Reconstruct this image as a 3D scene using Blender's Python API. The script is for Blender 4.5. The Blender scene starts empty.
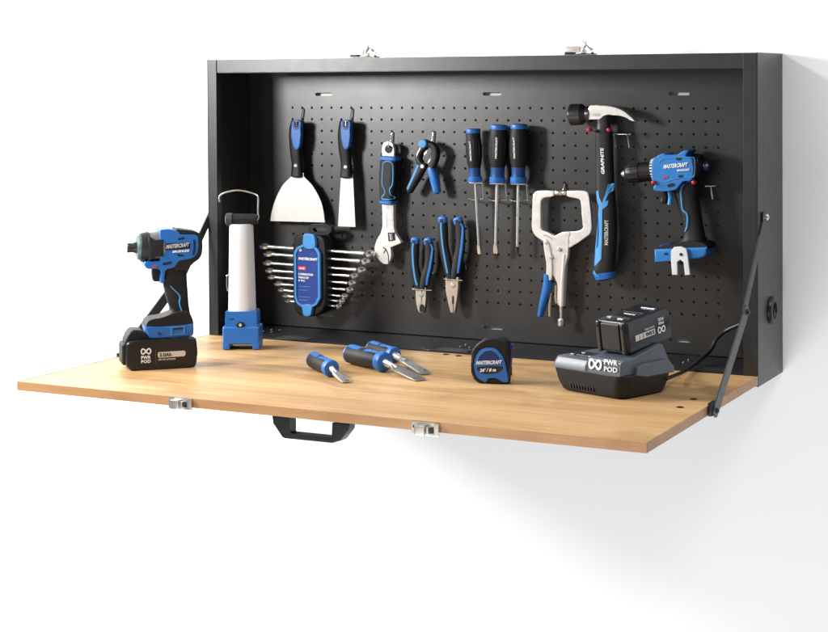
import bpy, bmesh, math, random
from mathutils import Vector, Matrix
random.seed(7)
R = math.radians
PI = math.pi
scene = bpy.context.scene
C = scene.collection

# ---------------------------------------------------------------- camera
CAM = Vector((2.04427, -3.03213, 0.55015))
YAW, PIT, ROL = -0.46946, -0.02123, -0.005735
FPX, PPX, PPY = 1662.33, 414.0, 117.03          # focal length and principal point for an 828 px wide picture
_fw = Vector((math.sin(YAW)*math.cos(PIT), math.cos(YAW)*math.cos(PIT), math.sin(PIT)))
_r0 = Vector((math.cos(YAW), -math.sin(YAW), 0)); _u0 = _r0.cross(_fw)
_rt = _r0*math.cos(ROL) + _u0*math.sin(ROL); _up = _rt.cross(_fw)
cd = bpy.data.cameras.new('camera'); cam = bpy.data.objects.new('camera', cd); C.objects.link(cam)
cam.matrix_world = Matrix(((_rt.x, _up.x, -_fw.x, CAM.x), (_rt.y, _up.y, -_fw.y, CAM.y), (_rt.z, _up.z, -_fw.z, CAM.z), (0, 0, 0, 1)))
cd.sensor_fit = 'HORIZONTAL'; cd.sensor_width = 36; cd.lens = FPX/828*36
cd.shift_y = -(316-PPY)/828; cd.clip_start = .05; cd.clip_end = 50
scene.camera = cam

# ---------------------------------------------------------------- world, lamps, exposure
world = bpy.data.worlds.new('World'); scene.world = world; world.use_nodes = True
bg = world.node_tree.nodes['Background']; bg.inputs[0].default_value = (.96, .98, 1, 1); bg.inputs[1].default_value = .32
def area(name, loc, target, size, size_y, power, col=(1, 1, 1)):
    l = bpy.data.lights.new(name, 'AREA'); l.shape = 'RECTANGLE'; l.size = size; l.size_y = size_y; l.energy = power; l.color = col
    o = bpy.data.objects.new(name, l); C.objects.link(o); o.location = loc
    d = Vector(target)-Vector(loc); o.rotation_euler = d.to_track_quat('-Z', 'Y').to_euler(); return o
area('key_softbox', (-.37, -1.10, .74), (.42, .16, .40), .26, .26, 23, (1, .985, .96))
area('side_softbox', (-2.3, -.95, 1.15), (.5, -.25, 0), .34, .34, 78, (1, .98, .95))
area('overhead_softbox', (-1.80, -1.15, 2.35), (.5, -.1, -.2), .34, .34, 78, (1, .99, .98))
area('low_wall_fill', (.7, -2.7, -1.6), (.75, .18, -.75), 2.2, 1.2, 72, (1, 1, 1))  # added fill without a real source, lightens the wall shadow below the worktop
area('high_wall_fill', (2.7, -.95, 2.6), (1.6, .18, .2), 1.2, .8, 32, (1, 1, 1))
scene.view_settings.view_transform = 'Standard'; scene.view_settings.look = 'None'
scene.view_settings.exposure = 0; scene.view_settings.gamma = 1

# ---------------------------------------------------------------- geometry helpers
W, H, D, T, TH, HB = 1.22, .6013, .1792, .6326, .0164, .0214
YB = D-.014                                        # front face of the pegboard
def ray(u, v):
    return _fw + _rt*((u-PPX)/FPX) - _up*((v-PPY)/FPX)
class F:
    """local frame of a thing: origin at its base, local x along its front, local y away from the viewer"""
    def __init__(s, o, yaw=0.0):
        s.o = Vector(o); s.yaw = yaw
        s.X = Vector((math.cos(yaw), math.sin(yaw), 0)); s.Y = Vector((-math.sin(yaw), math.cos(yaw), 0))
    def at(s, u, v, x=None, y=None, z=None):
        d = ray(u, v); q = CAM-s.o
        if x is not None: t = (x-q.dot(s.X))/d.dot(s.X)
        elif y is not None: t = (y-q.dot(s.Y))/d.dot(s.Y)
        else: t = (z-q.z)/d.z
        q = q+d*t
        return Vector((q.dot(s.X), q.dot(s.Y), q.z))
def board(u, v, off):                              # frame of a tool that hangs off the pegboard by off metres
    w = F((0, 0, 0)); return F(w.at(u, v, y=YB-off))

def finish(name, bm, mat, parent=None, sharp=35, smooth=True):
    bmesh.ops.recalc_face_normals(bm, faces=bm.faces)
    me = bpy.data.meshes.new(name); bm.to_mesh(me); bm.free()
    if smooth:
        me.polygons.foreach_set('use_smooth', [True]*len(me.polygons)); me.set_sharp_from_angle(angle=R(sharp))
    me.materials.append(mat)
    o = bpy.data.objects.new(name, me); C.objects.link(o); o.parent = parent
    if smooth:
        wn = o.modifiers.new('weighted', 'WEIGHTED_NORMAL'); wn.keep_sharp = True; wn.weight = 80
    return o
def thing(name, label, cat, f=None, group=None):
    o = bpy.data.objects.new(name, None); C.objects.link(o); o.empty_display_size = .02
    if f is not None: o.location = f.o; o.rotation_euler = (0, 0, f.yaw)
    return tag(o, label, cat, group)
def tag(o, label, cat, group=None):
    o['label'] = label; o['category'] = cat
    if group: o['group'] = group
    return o

def curve_pts(pts, closed=True, n=5):
    """pts (x, z[, 1 = corner]) -> smooth outline with corners kept"""
    P = [Vector((p[0], p[1])) for p in pts]; K = [len(p) > 2 and p[2] for p in pts]; N = len(P); out = []
    for i in range(N if closed else N-1):
        a, b = P[i], P[(i+1) % N]
        def tan(j, other, sgn):
            if K[j] or (not closed and j in (0, N-1)): return (b-a)
            return (P[(j+1) % N]-P[(j-1) % N])*.5
        ta, tb = tan(i, b, 1), tan((i+1) % N, a, -1)
        L = (b-a).length
        if ta.length > L*1.5: ta = ta.normalized()*L*1.5
        if tb.length > L*1.5: tb = tb.normalized()*L*1.5
        m = 1 if (K[i] and K[(i+1) % N]) else n
        for k in range(m):
            t = k/m; h = (2*t**3-3*t*t+1, t**3-2*t*t+t, -2*t**3+3*t*t, t**3-t*t)
            out.append(a*h[0]+ta*h[1]+b*h[2]+tb*h[3])
    if not closed: out.append(P[-1])
    return out
def prism(bm, pts, y0, y1, bev=0, seg=2, holes=()):
    """outline in local x,z pushed from y0 (front) to y1 (back)"""
    b = bmesh.new()
    vs = [b.verts.new((p[0], y0, p[1])) for p in pts]
    f = b.faces.new(vs)
    r = bmesh.ops.extrude_face_region(b, geom=[f])
    nv = [g for g in r['geom'] if isinstance(g, bmesh.types.BMVert)]
    for v in nv: v.co.y = y1
    if bev:
        es = [e for e in b.edges if abs(e.verts[0].co.y-e.verts[1].co.y) < 1e-7]
        bmesh.ops.bevel(b, geom=es, offset=bev, segments=seg, profile=.5, affect='EDGES', clamp_overlap=True)
    bmesh.ops.recalc_face_normals(b, faces=b.faces)
    bmesh.ops.triangulate(b, faces=[f for f in b.faces if len(f.verts) > 4])
    merge(bm, b)
def merge(bm, b, M=None):
    if M is not None: bmesh.ops.transform(b, matrix=M, verts=b.verts)
    me = bpy.data.meshes.new('tmp'); b.to_mesh(me); b.free(); bm.from_mesh(me); bpy.data.meshes.remove(me)
def box(bm, c, s, bev=0, rot=None, seg=2, taper=None):
    b = bmesh.new(); bmesh.ops.create_cube(b, size=1)
    for v in b.verts:
        v.co = Vector((v.co.x*s[0], v.co.y*s[1], v.co.z*s[2]))
        if taper and v.co.z < 0: v.co.x *= taper; v.co.y *= taper
    if bev: bmesh.ops.bevel(b, geom=b.edges[:], offset=bev, segments=seg, profile=.5, affect='EDGES', clamp_overlap=True)
    M = Matrix.Translation(Vector(c))
    if rot is not None: M = M @ rot
    merge(bm, b, M)
def basis(d):
    d = Vector(d).normalized(); a = Vector((0, 0, 1)) if abs(d.z) < .9 else Vector((0, 1, 0))
    x = a.cross(d).normalized(); y = d.cross(x); return x, y, d
def rings(bm, rr, closed_ends=True, loop=False):
    rows = [[bm.verts.new(p) for p in r] for r in rr]; n = len(rows[0])
    m = len(rows)
    for i in range(m if loop else m-1):
        a, b = rows[i], rows[(i+1) % m]
        for k in range(n): bm.faces.new((a[k], a[(k+1) % n], b[(k+1) % n], b[k]))
    if closed_ends and not loop: bm.faces.new(rows[0]); bm.faces.new(rows[-1][::-1])
def lathe(bm, p0, p1, prof, n=28, flat=1.0, up=None, phase=0):
    """prof: (distance along p0->p1 as a fraction, radius)"""
    p0, p1 = Vector(p0), Vector(p1); x, y, d = basis(p1-p0); L = (p1-p0).length
    rr = []
    for t, r in prof:
        c = p0+d*(t*L); r = max(r, 1e-5)
        rr.append([c+x*(r*math.cos(2*PI*k/n+phase))+y*(r*flat*math.sin(2*PI*k/n+phase)) for k in range(n)])
    rings(bm, rr)
def tube(bm, pts, r, n=10, loop=False):
    P = [Vector(p) for p in pts]; N = len(P); rr = []; x = None
    for i in range(N):
        if loop: d = P[(i+1) % N]-P[i-1]
        else: d = P[min(i+1, N-1)]-P[max(i-1, 0)]
        d.normalize()
        if x is None: x, y, _ = basis(d)
        else:
            x = (x-d*x.dot(d)).normalized(); y = d.cross(x)
        rad = r[i] if isinstance(r, (list, tuple)) else r
        rr.append([P[i]+x*(rad*math.cos(2*PI*k/n))+y*(rad*math.sin(2*PI*k/n)) for k in range(n)])
    rings(bm, rr, loop=loop)
def smooth3(pts, n=6, closed=False):
    P = [Vector(p) for p in pts]; N = len(P); out = []
    for i in range(N if closed else N-1):
        g = (lambda j: P[j % N]) if closed else (lambda j: P[min(max(j, 0), N-1)])
        a, b, c, d = g(i-1), g(i), g(i+1), g(i+2)
        for k in range(n):
            t = k/n
            out.append(.5*((2*b)+(c-a)*t+(2*a-5*b+4*c-d)*t*t+(3*b-a-3*c+d)*t**3))
    if not closed: out.append(P[-1])
    return out
def loft(bm, path, a, b, n=22, e=2.6, sub=4, cap=.5):
    """path of (x,y,z) in the thing's plane, half width a in the plane, half depth b along y"""
    q = smooth3([(p[0], p[1], p[2]) for p in path], sub); qa = smooth3([(v, 0, 0) for v in a], sub); qb = smooth3([(v, 0, 0) for v in b], sub)
    rr = []; N = len(q)
    def sec(c, d, ra, rb):
        nrm = Vector((d.z, 0, -d.x)).normalized(); o = []
        for k in range(n):
            t = 2*PI*k/n; cs, sn = math.cos(t), math.sin(t)
            o.append(c+nrm*(ra*math.copysign(abs(cs)**(2/e), cs))+Vector((0, 1, 0))*(rb*math.copysign(abs(sn)**(2/e), sn)))
        return o
    ds = [(q[min(i+1, N-1)]-q[max(i-1, 0)]).normalized() for i in range(N)]
    A0, B0 = qa[0].x, qb[0].x; A1, B1 = qa[-1].x, qb[-1].x
    if cap:
        for s in (1, .8, .45): k = math.sqrt(max(0, 1-s*s)); rr.append(sec(q[0]-ds[0]*(min(A0, B0)*cap*s), ds[0], A0*max(k, .08), B0*max(k, .08)))
    for i in range(N): rr.append(sec(q[i], ds[i], qa[i].x, qb[i].x))
    if cap:
        for s in (.45, .8, 1): k = math.sqrt(max(0, 1-s*s)); rr.append(sec(q[-1]+ds[-1]*(min(A1, B1)*cap*s), ds[-1], A1*max(k, .08), B1*max(k, .08)))
    rings(bm, rr)
def px(f, pts, y=0.0):                              # trace on the plane y of the frame -> (x, z[, corner])
    out = []
    for p in pts:
        q = f.at(p[0], p[1], y=y); out.append((q.x, q.z)+tuple(p[2:]))
    return out
def p3(f, pts, y=0.0):
    return [tuple(f.at(p[0], p[1], y=(p[2] if len(p) > 2 else y))) for p in pts]
def shape(name, f, pts, y0, y1, mat, parent, bev=.001, seg=2, sm=True, sharp=40):
    bm = bmesh.new(); q = px(f, pts, y0)
    q = curve_pts(q) if sm else [Vector(p[:2]) for p in q]
    prism(bm, q, y0, y1, bev, seg); return finish(name, bm, mat, parent, sharp)
def ring_prism(bm, outer, inner, y0, y1, bev=0):
    """closed outline with a hole: both lists same length"""
    n = len(outer)
    rr = []
    for (pts, y) in ((outer, y0+bev), (outer, y0), (inner, y0), (inner, y1), (outer, y1)):
        rr.append([Vector((p[0], y, p[1])) for p in pts])
    if bev:
        rr[1] = [Vector((o[0]+(i[0]-o[0])*min(.3, bev/max(1e-5, math.hypot(i[0]-o[0], i[1]-o[1]))), y0, o[1]+(i[1]-o[1])*min(.3, bev/max(1e-5, math.hypot(i[0]-o[0], i[1]-o[1]))))) for o, i in zip(outer, inner)]
    rings(bm, rr, loop=True)
def circ(c, r, n=24, rz=None, ph=0):
    return [(c[0]+r*math.cos(2*PI*k/n+ph), c[1]+(rz or r)*math.sin(2*PI*k/n+ph)) for k in range(n)]
def text(name, s, p0, p1, p2, mat, parent, t=.0003, bold=.03, shear=0.0, label=None):
    """lettering on the plane of p0 (bottom left), p1 (bottom right), p2 (top left), standing t proud"""
    cu = bpy.data.curves.new('tmp', 'FONT'); cu.body = s; cu.offset = bold; cu.shear = shear; cu.resolution_u = 2; cu.extrude = .5
    ob = bpy.data.objects.new('tmp', cu); C.objects.link(ob)
    dg = bpy.context.evaluated_depsgraph_get(); me = bpy.data.meshes.new_from_object(ob.evaluated_get(dg))
    bpy.data.objects.remove(ob); bpy.data.curves.remove(cu)
    xs = [v.co.x for v in me.vertices]; ys = [v.co.y for v in me.vertices]
    x0, x1, y0, y1 = min(xs), max(xs), min(ys), max(ys)
    p0, p1, p2 = Vector(p0), Vector(p1), Vector(p2); n = (p1-p0).cross(p2-p0).normalized()
    for v in me.vertices:
        v.co = p0+(p1-p0)*((v.co.x-x0)/(x1-x0))+(p2-p0)*((v.co.y-y0)/(y1-y0))+n*(t*(v.co.z+.5))
    me.materials.clear(); me.materials.append(mat); me.name = name
    o = bpy.data.objects.new(name, me); C.objects.link(o); o.parent = parent
    if label: o['label'] = label
    return o
def ftext(name, s, f, a, b, c, y, mat, parent, **k):
    return text(name, s, f.at(*a, y=y), f.at(*b, y=y), f.at(*c, y=y), mat, parent, **k)

# ---------------------------------------------------------------- materials
def mat(name, col, rough=.5, metal=0.0, bump=0.0, bscale=400, var=.06, vscale=6, coat=0.0, spec=.5, rvar=.12, trans=0.0, stretch=(1, 1, 1)):
    m = bpy.data.materials.new(name); m.use_nodes = True; nt = m.node_tree; N, L = nt.nodes, nt.links
    b = N['Principled BSDF']; tc = N.new('ShaderNodeTexCoord'); mp = N.new('ShaderNodeMapping'); mp.inputs['Scale'].default_value = stretch
    L.new(tc.outputs['Object'], mp.inputs[0])
    n1 = N.new('ShaderNodeTexNoise'); n1.inputs['Scale'].default_value = vscale*6; n1.inputs['Detail'].default_value = 6; n1.inputs['Roughness'].default_value = .6; L.new(mp.outputs[0], n1.inputs[0])
    mx = N.new('ShaderNodeMix'); mx.data_type = 'RGBA'
    mx.inputs[6].default_value = tuple(c*(1-var) for c in col)+(1,); mx.inputs[7].default_value = tuple(min(1, c*(1+var)) for c in col)+(1,)
    L.new(n1.outputs[0], mx.inputs[0]); L.new(mx.outputs[2], b.inputs['Base Color'])
    mr = N.new('ShaderNodeMapRange'); mr.inputs[1].default_value = .25; mr.inputs[2].default_value = .75
    mr.inputs[3].default_value = max(.02, rough-rvar*.5); mr.inputs[4].default_value = min(1, rough+rvar*.5)
    n3 = N.new('ShaderNodeTexNoise'); n3.inputs['Scale'].default_value = vscale*13; n3.inputs['Detail'].default_value = 4; L.new(mp.outputs[0], n3.inputs[0])
    L.new(n3.outputs[0], mr.inputs[0]); L.new(mr.outputs[0], b.inputs['Roughness'])
    b.inputs['Metallic'].default_value = metal; b.inputs['Coat Weight'].default_value = coat; b.inputs['Specular IOR Level'].default_value = spec
    b.inputs['Transmission Weight'].default_value = trans
    if bump:
        n2 = N.new('ShaderNodeTexNoise'); n2.inputs['Scale'].default_value = bscale; n2.inputs['Detail'].default_value = 3; L.new(mp.outputs[0], n2.inputs[0])
        bp = N.new('ShaderNodeBump'); bp.inputs['Strength'].default_value = bump; bp.inputs['Distance'].default_value = .0006
        L.new(n2.outputs[0], bp.inputs['Height']); L.new(bp.outputs[0], b.inputs['Normal'])
    return m
M_powder = mat('black_powder_coat', (.0125, .0125, .013), .37, spec=.65, rvar=.05, bump=.35, bscale=900, var=.08, vscale=3)
M_board = mat('pegboard_powder_coat', (.0165, .016, .0158), .35, spec=.85, rvar=.04, bump=.30, bscale=900, var=.08, vscale=2)
M_inside = mat('cabinet_inner_coat', (.010, .010, .0105), .55, spec=.3, bump=.3, bscale=900)
M_arm = mat('dark_steel_bar', (.050, .052, .055), .42, .35, bump=.15, bscale=600)
M_steel = mat('satin_steel', (.80, .79, .77), .30, 1, bump=.08, bscale=500, var=.04)
M_blade = mat('brushed_blade_steel', (.72, .70, .675), .44, .5, bump=.25, bscale=300, var=.09, stretch=(14, 1, 1))
M_white_steel = mat('pearl_nickel_plate', (.84, .81, .78), .34, .6, bump=.06, bscale=260, var=.04)
M_wrench = mat('polished_wrench_steel', (.93, .92, .90), .24, .85, var=.02, rvar=.08)
M_chrome = mat('chrome', (.86, .86, .87), .14, 1, var=.02, rvar=.08)
M_nickel = mat('nickel_latch', (.74, .70, .62), .32, 1, bump=.06, bscale=700)
M_tan = mat('bead_blasted_steel', (.50, .42, .35), .42, .8, bump=.25, bscale=900, var=.1)
M_dark_steel = mat('black_oxide_steel', (.05, .05, .052), .32, .6, bump=.1, bscale=500)
M_brass = mat('yellow_zinc', (.55, .48, .34), .4, .9)
M_blue_tool = mat('bright_blue_housing', (.022, .175, .50), .36, bump=.10, bscale=1100, var=.05)
M_blue_driver = mat('driver_blue_housing', (.014, .115, .38), .36, bump=.10, bscale=1100, var=.05)
M_blue = mat('blue_plastic', (.016, .130, .43), .40, bump=.10, bscale=1100, var=.05)
M_blue_dark = mat('deep_blue_plastic', (.006, .030, .14), .38, bump=.08, bscale=900, var=.05)
M_neck = mat('navy_plastic', (.010, .055, .21), .36, bump=.08, bscale=900, var=.05)
M_blue_light = mat('light_blue_rubber', (.045, .25, .56), .48, bump=.12, bscale=900, var=.05)
M_label_blue = mat('glossy_blue_label', (.03, .06, .26), .22, var=.35, vscale=9, coat=.4)
M_rubber = mat('black_rubber', (.0075, .0075, .008), .52, spec=.35, bump=.35, bscale=1500, var=.12, vscale=8)
M_black = mat('black_plastic', (.0085, .0085, .0095), .34, spec=.42, bump=.12, bscale=1300, var=.1, vscale=6)
M_gray = mat('blue_grey_plastic', (.080, .100, .122), .36, bump=.12, bscale=1300, var=.05)
M_charcoal = mat('charcoal_plastic', (.012, .0145, .019), .28, bump=.10, bscale=1300, var=.08)
M_white = mat('white_print', (.80, .80, .80), .5, var=.02)
M_silverprint = mat('silver_print', (.62, .60, .56), .35, .3, var=.03)
M_red = mat('red_vinyl', (.55, .01, .03), .4, var=.05)
M_redprint = mat('red_print', (.62, .03, .09), .45, var=.08)
M_teal = mat('pale_teal_ring', (.05, .105, .105), .4, var=.05)
M_warmmetal = mat('warm_cast_metal', (.15, .13, .115), .5, .3, bump=.2, bscale=900, var=.1)
M_lens = mat('frosted_white_tube', (.68, .69, .71), .30, var=.002, coat=.3, trans=0)
M_screen = mat('dark_badge', (.010, .014, .022), .25, var=.05)
M_cord = mat('black_cord', (.012, .012, .013), .45)
M_clip = mat('painted_white_steel', (.80, .82, .88), .32, .2, var=.03)

def wall_mat():
    m = mat('white_painted_wall', (.93, .93, .935), .8, bump=.08, bscale=160, var=.006, vscale=.6); return m
M_wall = wall_mat()
def wood_mat(name, c1, c2, c3, sx=1.0):
    m = bpy.data.materials.new(name); m.use_nodes = True; nt = m.node_tree; N, L = nt.nodes, nt.links
    b = N['Principled BSDF']; tc = N.new('ShaderNodeTexCoord')
    def noise(scale, sc, det=6, rough=.6, dist=0):
        mp = N.new('ShaderNodeMapping'); mp.inputs['Scale'].default_value = scale; L.new(tc.outputs['Object'], mp.inputs[0])
        n = N.new('ShaderNodeTexNoise'); n.inputs['Scale'].default_value = sc; n.inputs['Detail'].default_value = det; n.inputs['Roughness'].default_value = rough; n.inputs['Distortion'].default_value = dist
        L.new(mp.outputs[0], n.inputs[0]); return n
    def mix(a, bb, fac, lo, hi, mode='MIX'):
        r = N.new('ShaderNodeMapRange'); r.inputs[1].default_value = lo; r.inputs[2].default_value = hi; L.new(fac, r.inputs[0])
        x = N.new('ShaderNodeMix'); x.data_type = 'RGBA'; x.blend_type = mode
        for s, v in ((6, a), (7, bb)):
            if isinstance(v, tuple): x.inputs[s].default_value = v+(1,)
            else: L.new(v, x.inputs[s])
        L.new(r.outputs[0], x.inputs[0]); return x.outputs[2]
    g1 = noise((1.1*sx, 13, 13), 1.6, 8, .62, .6)
    g2 = noise((2.6*sx, 46, 46), 2.4, 8, .75, .3)
    g3 = noise((2.2*sx, 4.5, 4.5), 1.4, 3, .5, 1.2)
    c = mix(c1, c2, g1.outputs[0], .40, .60)
    c = mix(c, c3, g2.outputs[0], .50, .80)
    c = mix(c, tuple(v*.86 for v in c3), g3.outputs[0], .54, .80)
    # glued-up staves running the length of the board
    br = N.new('ShaderNodeTexBrick'); mp = N.new('ShaderNodeMapping'); mp.inputs['Scale'].default_value = (1, 1, 1); L.new(tc.outputs['Object'], mp.inputs[0]); L.new(mp.outputs[0], br.inputs[0])
    br.inputs['Color1'].default_value = (1, 1, 1, 1); br.inputs['Color2'].default_value = (.76, .76, .76, 1); br.inputs['Mortar'].default_value = (.86, .84, .80, 1)
    br.inputs['Scale'].default_value = 1; br.inputs['Mortar Size'].default_value = .0004; br.inputs['Brick Width'].default_value = .52; br.inputs['Row Height'].default_value = .072; br.offset = .37; br.inputs['Bias'].default_value = 0
    mm = N.new('ShaderNodeMix'); mm.data_type = 'RGBA'; mm.blend_type = 'MULTIPLY'; mm.inputs[0].default_value = .55
    L.new(c, mm.inputs[6]); L.new(br.outputs[0], mm.inputs[7]); L.new(mm.outputs[2], b.inputs['Base Color'])
    r = N.new('ShaderNodeMapRange'); r.inputs[3].default_value = .36; r.inputs[4].default_value = .52; L.new(g2.outputs[0], r.inputs[0]); L.new(r.outputs[0], b.inputs['Roughness'])
    bp = N.new('ShaderNodeBump'); bp.inputs['Strength'].default_value = .12; bp.inputs['Distance'].default_value = .0006; L.new(g2.outputs[0], bp.inputs['Height']); L.new(bp.outputs[0], b.inputs['Normal'])
    return m
M_wood = wood_mat('maple_worktop', (.60, .385, .180), (.47, .275, .115), (.33, .175, .065))
M_edge = wood_mat('orange_edge_banding', (.47, .255, .115), (.40, .205, .085), (.33, .155, .06))

# ---------------------------------------------------------------- the wall
bm = bmesh.new(); box(bm, (.6, D+.03, .3), (9, .06, 7)); w = finish('wall', bm, M_wall, smooth=False); w['kind'] = 'structure'

# ---------------------------------------------------------------- the cabinet
G = F((0, 0, 0))
cab = thing('tool_cabinet', 'open black steel wall cabinet with pegboard back and fold-down maple worktop', 'cabinet', G)
SW, TW = .0235, .0290                               # widths of the side stiles and of the top rail on the front
t = .002
bm = bmesh.new()
box(bm, (t/2, D/2, (H-HB)/2), (t, D-.0006, H+HB-.0006))
box(bm, (SW/2+t/2+.0004, t/2, (H-HB)/2), (SW-t, t, H+HB-.002), .0006)
box(bm, (SW-.0006, .010, (H-HB)/2), (.0016, .016, H+HB-.01))
finish('left_side', bm, M_powder, cab)
bm = bmesh.new()
box(bm, (W-t/2, D/2, (H-HB)/2), (t, D-.0006, H+HB-.0006))
box(bm, (W-SW/2-t/2-.0004-.002, t/2, (H-HB)/2), (SW+.004-t, t, H+HB-.002), .0006)
box(bm, (W-SW-.0034, .010, (H-HB)/2), (.0016, .016, H+HB-.01))
finish('right_side', bm, M_powder, cab)
bm = bmesh.new()
box(bm, (W/2, D/2+.001, H-t/2-.0006), (W-2*t-.001, D-.004, t))
box(bm, (W/2, .0014, H-TW/2-.0002), (W-2*SW+.0012-.006, t, TW-.0008), .0006)
box(bm, (W/2, .010, H-TW+.0002), (W-2*SW-.008, .0145, .0016))
box(bm, (SW/2, -.0003, H-TW), (.0006, .0003, .0002))
finish('top_panel', bm, M_powder, cab)
bm = bmesh.new()
box(bm, (W/2, D/2+.001, -.0088), (W-2*t-.001, D-.004, HB-.0015), .0008)
finish('bottom_panel', bm, M_inside, cab)
# folded rim at the back left and right that carries the pegboard
for n_, x in (('back_rim', t+.006), ('back_rim', W-t-.006)):
    bm = bmesh.new(); box(bm, (x, YB+.005, (H)/2), (.012, .006, H-.012)); finish(n_, bm, M_inside, cab)

# pegboard: a sheet with real round holes and slots
def pegboard():
    bm = bmesh.new(); x0, z0 = .1173, .0826; nx, nz = 40, 17; dx, dz = (1.0955-.1173)/39, (.4940-.0826)/16
    hr = .0028; y0, y1 = YB, YB+.0012; n = 12
    L, Rr, B, Tt = t+.0006, W-t-.0006, .0035, H-t-.002
    gx0, gx1, gz0, gz1 = x0-dx/2, x0+dx*(nx-.5), z0-dz/2, z0+dz*(nz-.5)
    def cell(cx, cz, hx, hz, hole):                  # rectangle with a hole outline of 12 or more points
        m = len(hole); outer = []
        for (px_, pz_) in hole:
            a, b = px_-cx, pz_-cz
            k = min(hx/abs(a) if abs(a) > 1e-9 else 1e9, hz/abs(b) if abs(b) > 1e-9 else 1e9)
            outer.append((cx+a*k, cz+b*k))
        cor = [(cx+sx*hx, cz+sz*hz) for sx, sz in ((1, 1), (-1, 1), (-1, -1), (1, -1))]
        ho = [bm.verts.new((p[0], y0, p[1])) for p in hole]; hb_ = [bm.verts.new((p[0], y1, p[1])) for p in hole]; oo = [bm.verts.new((p[0], y0, p[1])) for p in outer]
        for i in range(m):
            j = (i+1) % m
            a, b = outer[i], outer[j]
            c = None
            if abs(a[0]-b[0]) > 1e-6 and abs(a[1]-b[1]) > 1e-6:
                c = min(cor, key=lambda q: (q[0]-a[0])**2+(q[1]-a[1])**2+(q[0]-b[0])**2+(q[1]-b[1])**2)
            fv = [ho[i], ho[j], oo[j]]+([bm.verts.new((c[0], y0, c[1]))] if c else [])+[oo[i]]
            bm.faces.new(fv); bm.faces.new((ho[j], ho[i], hb_[i], hb_[j]))
    for i in range(nx):
        for j in range(nz): cell(x0+i*dx, z0+j*dz, dx/2, dz/2, circ((x0+i*dx, z0+j*dz), hr, n, ph=PI/12))
    def quad(a, b, c, d):
        if b > a and d > c: bm.faces.new([bm.verts.new(p) for p in ((a, y0, c), (b, y0, c), (b, y0, d), (a, y0, d))])
    quad(L, gx0, B, Tt); quad(gx1, Rr, B, Tt)
    for zc, za, zb in ((.5238, gz1, Tt), (.0296, B, gz0)):
        xs = [gx0]
        for sx in (.1980, .6070, 1.0155):
            hw, hh = .0215, .0036
            hx = .035; hz = .0065
            hole = []
            for k in range(9): a = -PI/2+PI*k/8; hole.append((sx+hw-hh+hh*math.cos(a), zc+hh*math.sin(a)))
            for k in range(9): a = PI/2+PI*k/8; hole.append((sx-hw+hh+hh*math.cos(a), zc+hh*math.sin(a)))
            cell(sx, zc, hx, hz, hole)
            quad(xs[-1], sx-hx, za, zb); quad(sx-hx, sx+hx, za, zc-hz); quad(sx-hx, sx+hx, zc+hz, zb); xs.append(sx+hx)
        quad(xs[-1], gx1, za, zb)
    bmesh.ops.remove_doubles(bm, verts=bm.verts, dist=1e-6)
    for f in bm.faces:
        if f.normal.length > 0 and abs(f.normal.y) > .5 and f.normal.y > 0: f.normal_flip()
    me = bpy.data.meshes.new('pegboard'); bm.to_mesh(me); bm.free(); me.materials.append(M_board)
    o = bpy.data.objects.new('pegboard', me); C.objects.link(o); o.parent = cab; return o
pegboard()
# hinge leaves and their screws on the cabinet floor
for hx, hy in ((.205, .05), (.583, .032), (1.118, .055)):
    bm = bmesh.new(); box(bm, (hx, .022, .0018), (.075, .034, .0016), .0004); hg = finish('hinge_leaf', bm, M_dark_steel, cab)
for uu, vv in ((263, 331.8), (271, 330.4), (279.5, 330.3), (271.5, 332.6), (461, 347), (466.5, 345), (470, 347.8), (684, 363), (689.2, 360.4), (694.5, 364)):
    q = G.at(uu, vv, z=.0025); bm = bmesh.new(); lathe(bm, q, q+Vector((0, 0, .003)), [(0, .0034), (.4, .0034), (1, .0012)], 12); finish('hinge_screw', bm, M_chrome, cab)
q = G.at(302, 77, y=YB); bm = bmesh.new(); lathe(bm, (q.x, YB+.0006, q.z), (q.x, YB-.001, q.z), [(0, .0022), (1, .0022)], 12); finish('rivet', bm, M_dark_steel, cab)
# round cable grommet on the right side
bm = bmesh.new(); gq = G.at(771, 310, x=W)
lathe(bm, (W-.003, gq.y, gq.z), (W+.008, gq.y, gq.z), [(0, .021), (.28, .0262), (.5, .0265), (.85, .0245), (1, .021), (.99, .0165), (.55, .015), (.5, .0001)], 40)
gr = finish('cable_grommet', bm, M_black, cab)
bm = bmesh.new(); box(bm, (W+.0055, gq.y-.001, gq.z-.006), (.003, .008, .018), .001); finish('grommet_flap', bm, M_rubber, gr)

# the fold-down worktop
door = None
bm = bmesh.new(); box(bm, (W/2, -T/2-.001, -.0007-.00755), (W-.0032, T-.0040-.0016, .0151), .0003); door = finish('fold_down_worktop', bm, M_wood, cab)
bm = bmesh.new()
box(bm, (W/2, -T+.0007, -TH/2), (W, .0014, TH), .0004)
for x in (.0007, W-.0007): box(bm, (x, -T/2-.0005+.0014/2, -TH/2), (.0014, T-.0014-.003, TH), .0004)
eb = finish('edge_band', bm, M_edge, door)
bm = bmesh.new(); box(bm, (W/2, -T/2-.001, -TH+.0003), (W-.0032, T-.006, .0006)); finish('steel_back_sheet', bm, M_powder, door)
for u, v in ((680, 407), (693.5, 399), (446, 354.2), (458.5, 355.6)):
    q = G.at(u, v, z=0); bm = bmesh.new(); lathe(bm, (q.x, q.y, -.002), (q.x, q.y, .00035), [(0, .0062), (.9, .0062), (1, .0056)], 20); finish('dark_hole_disc', bm, M_rubber, door)  # black discs standing in for the shade inside open holes
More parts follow.
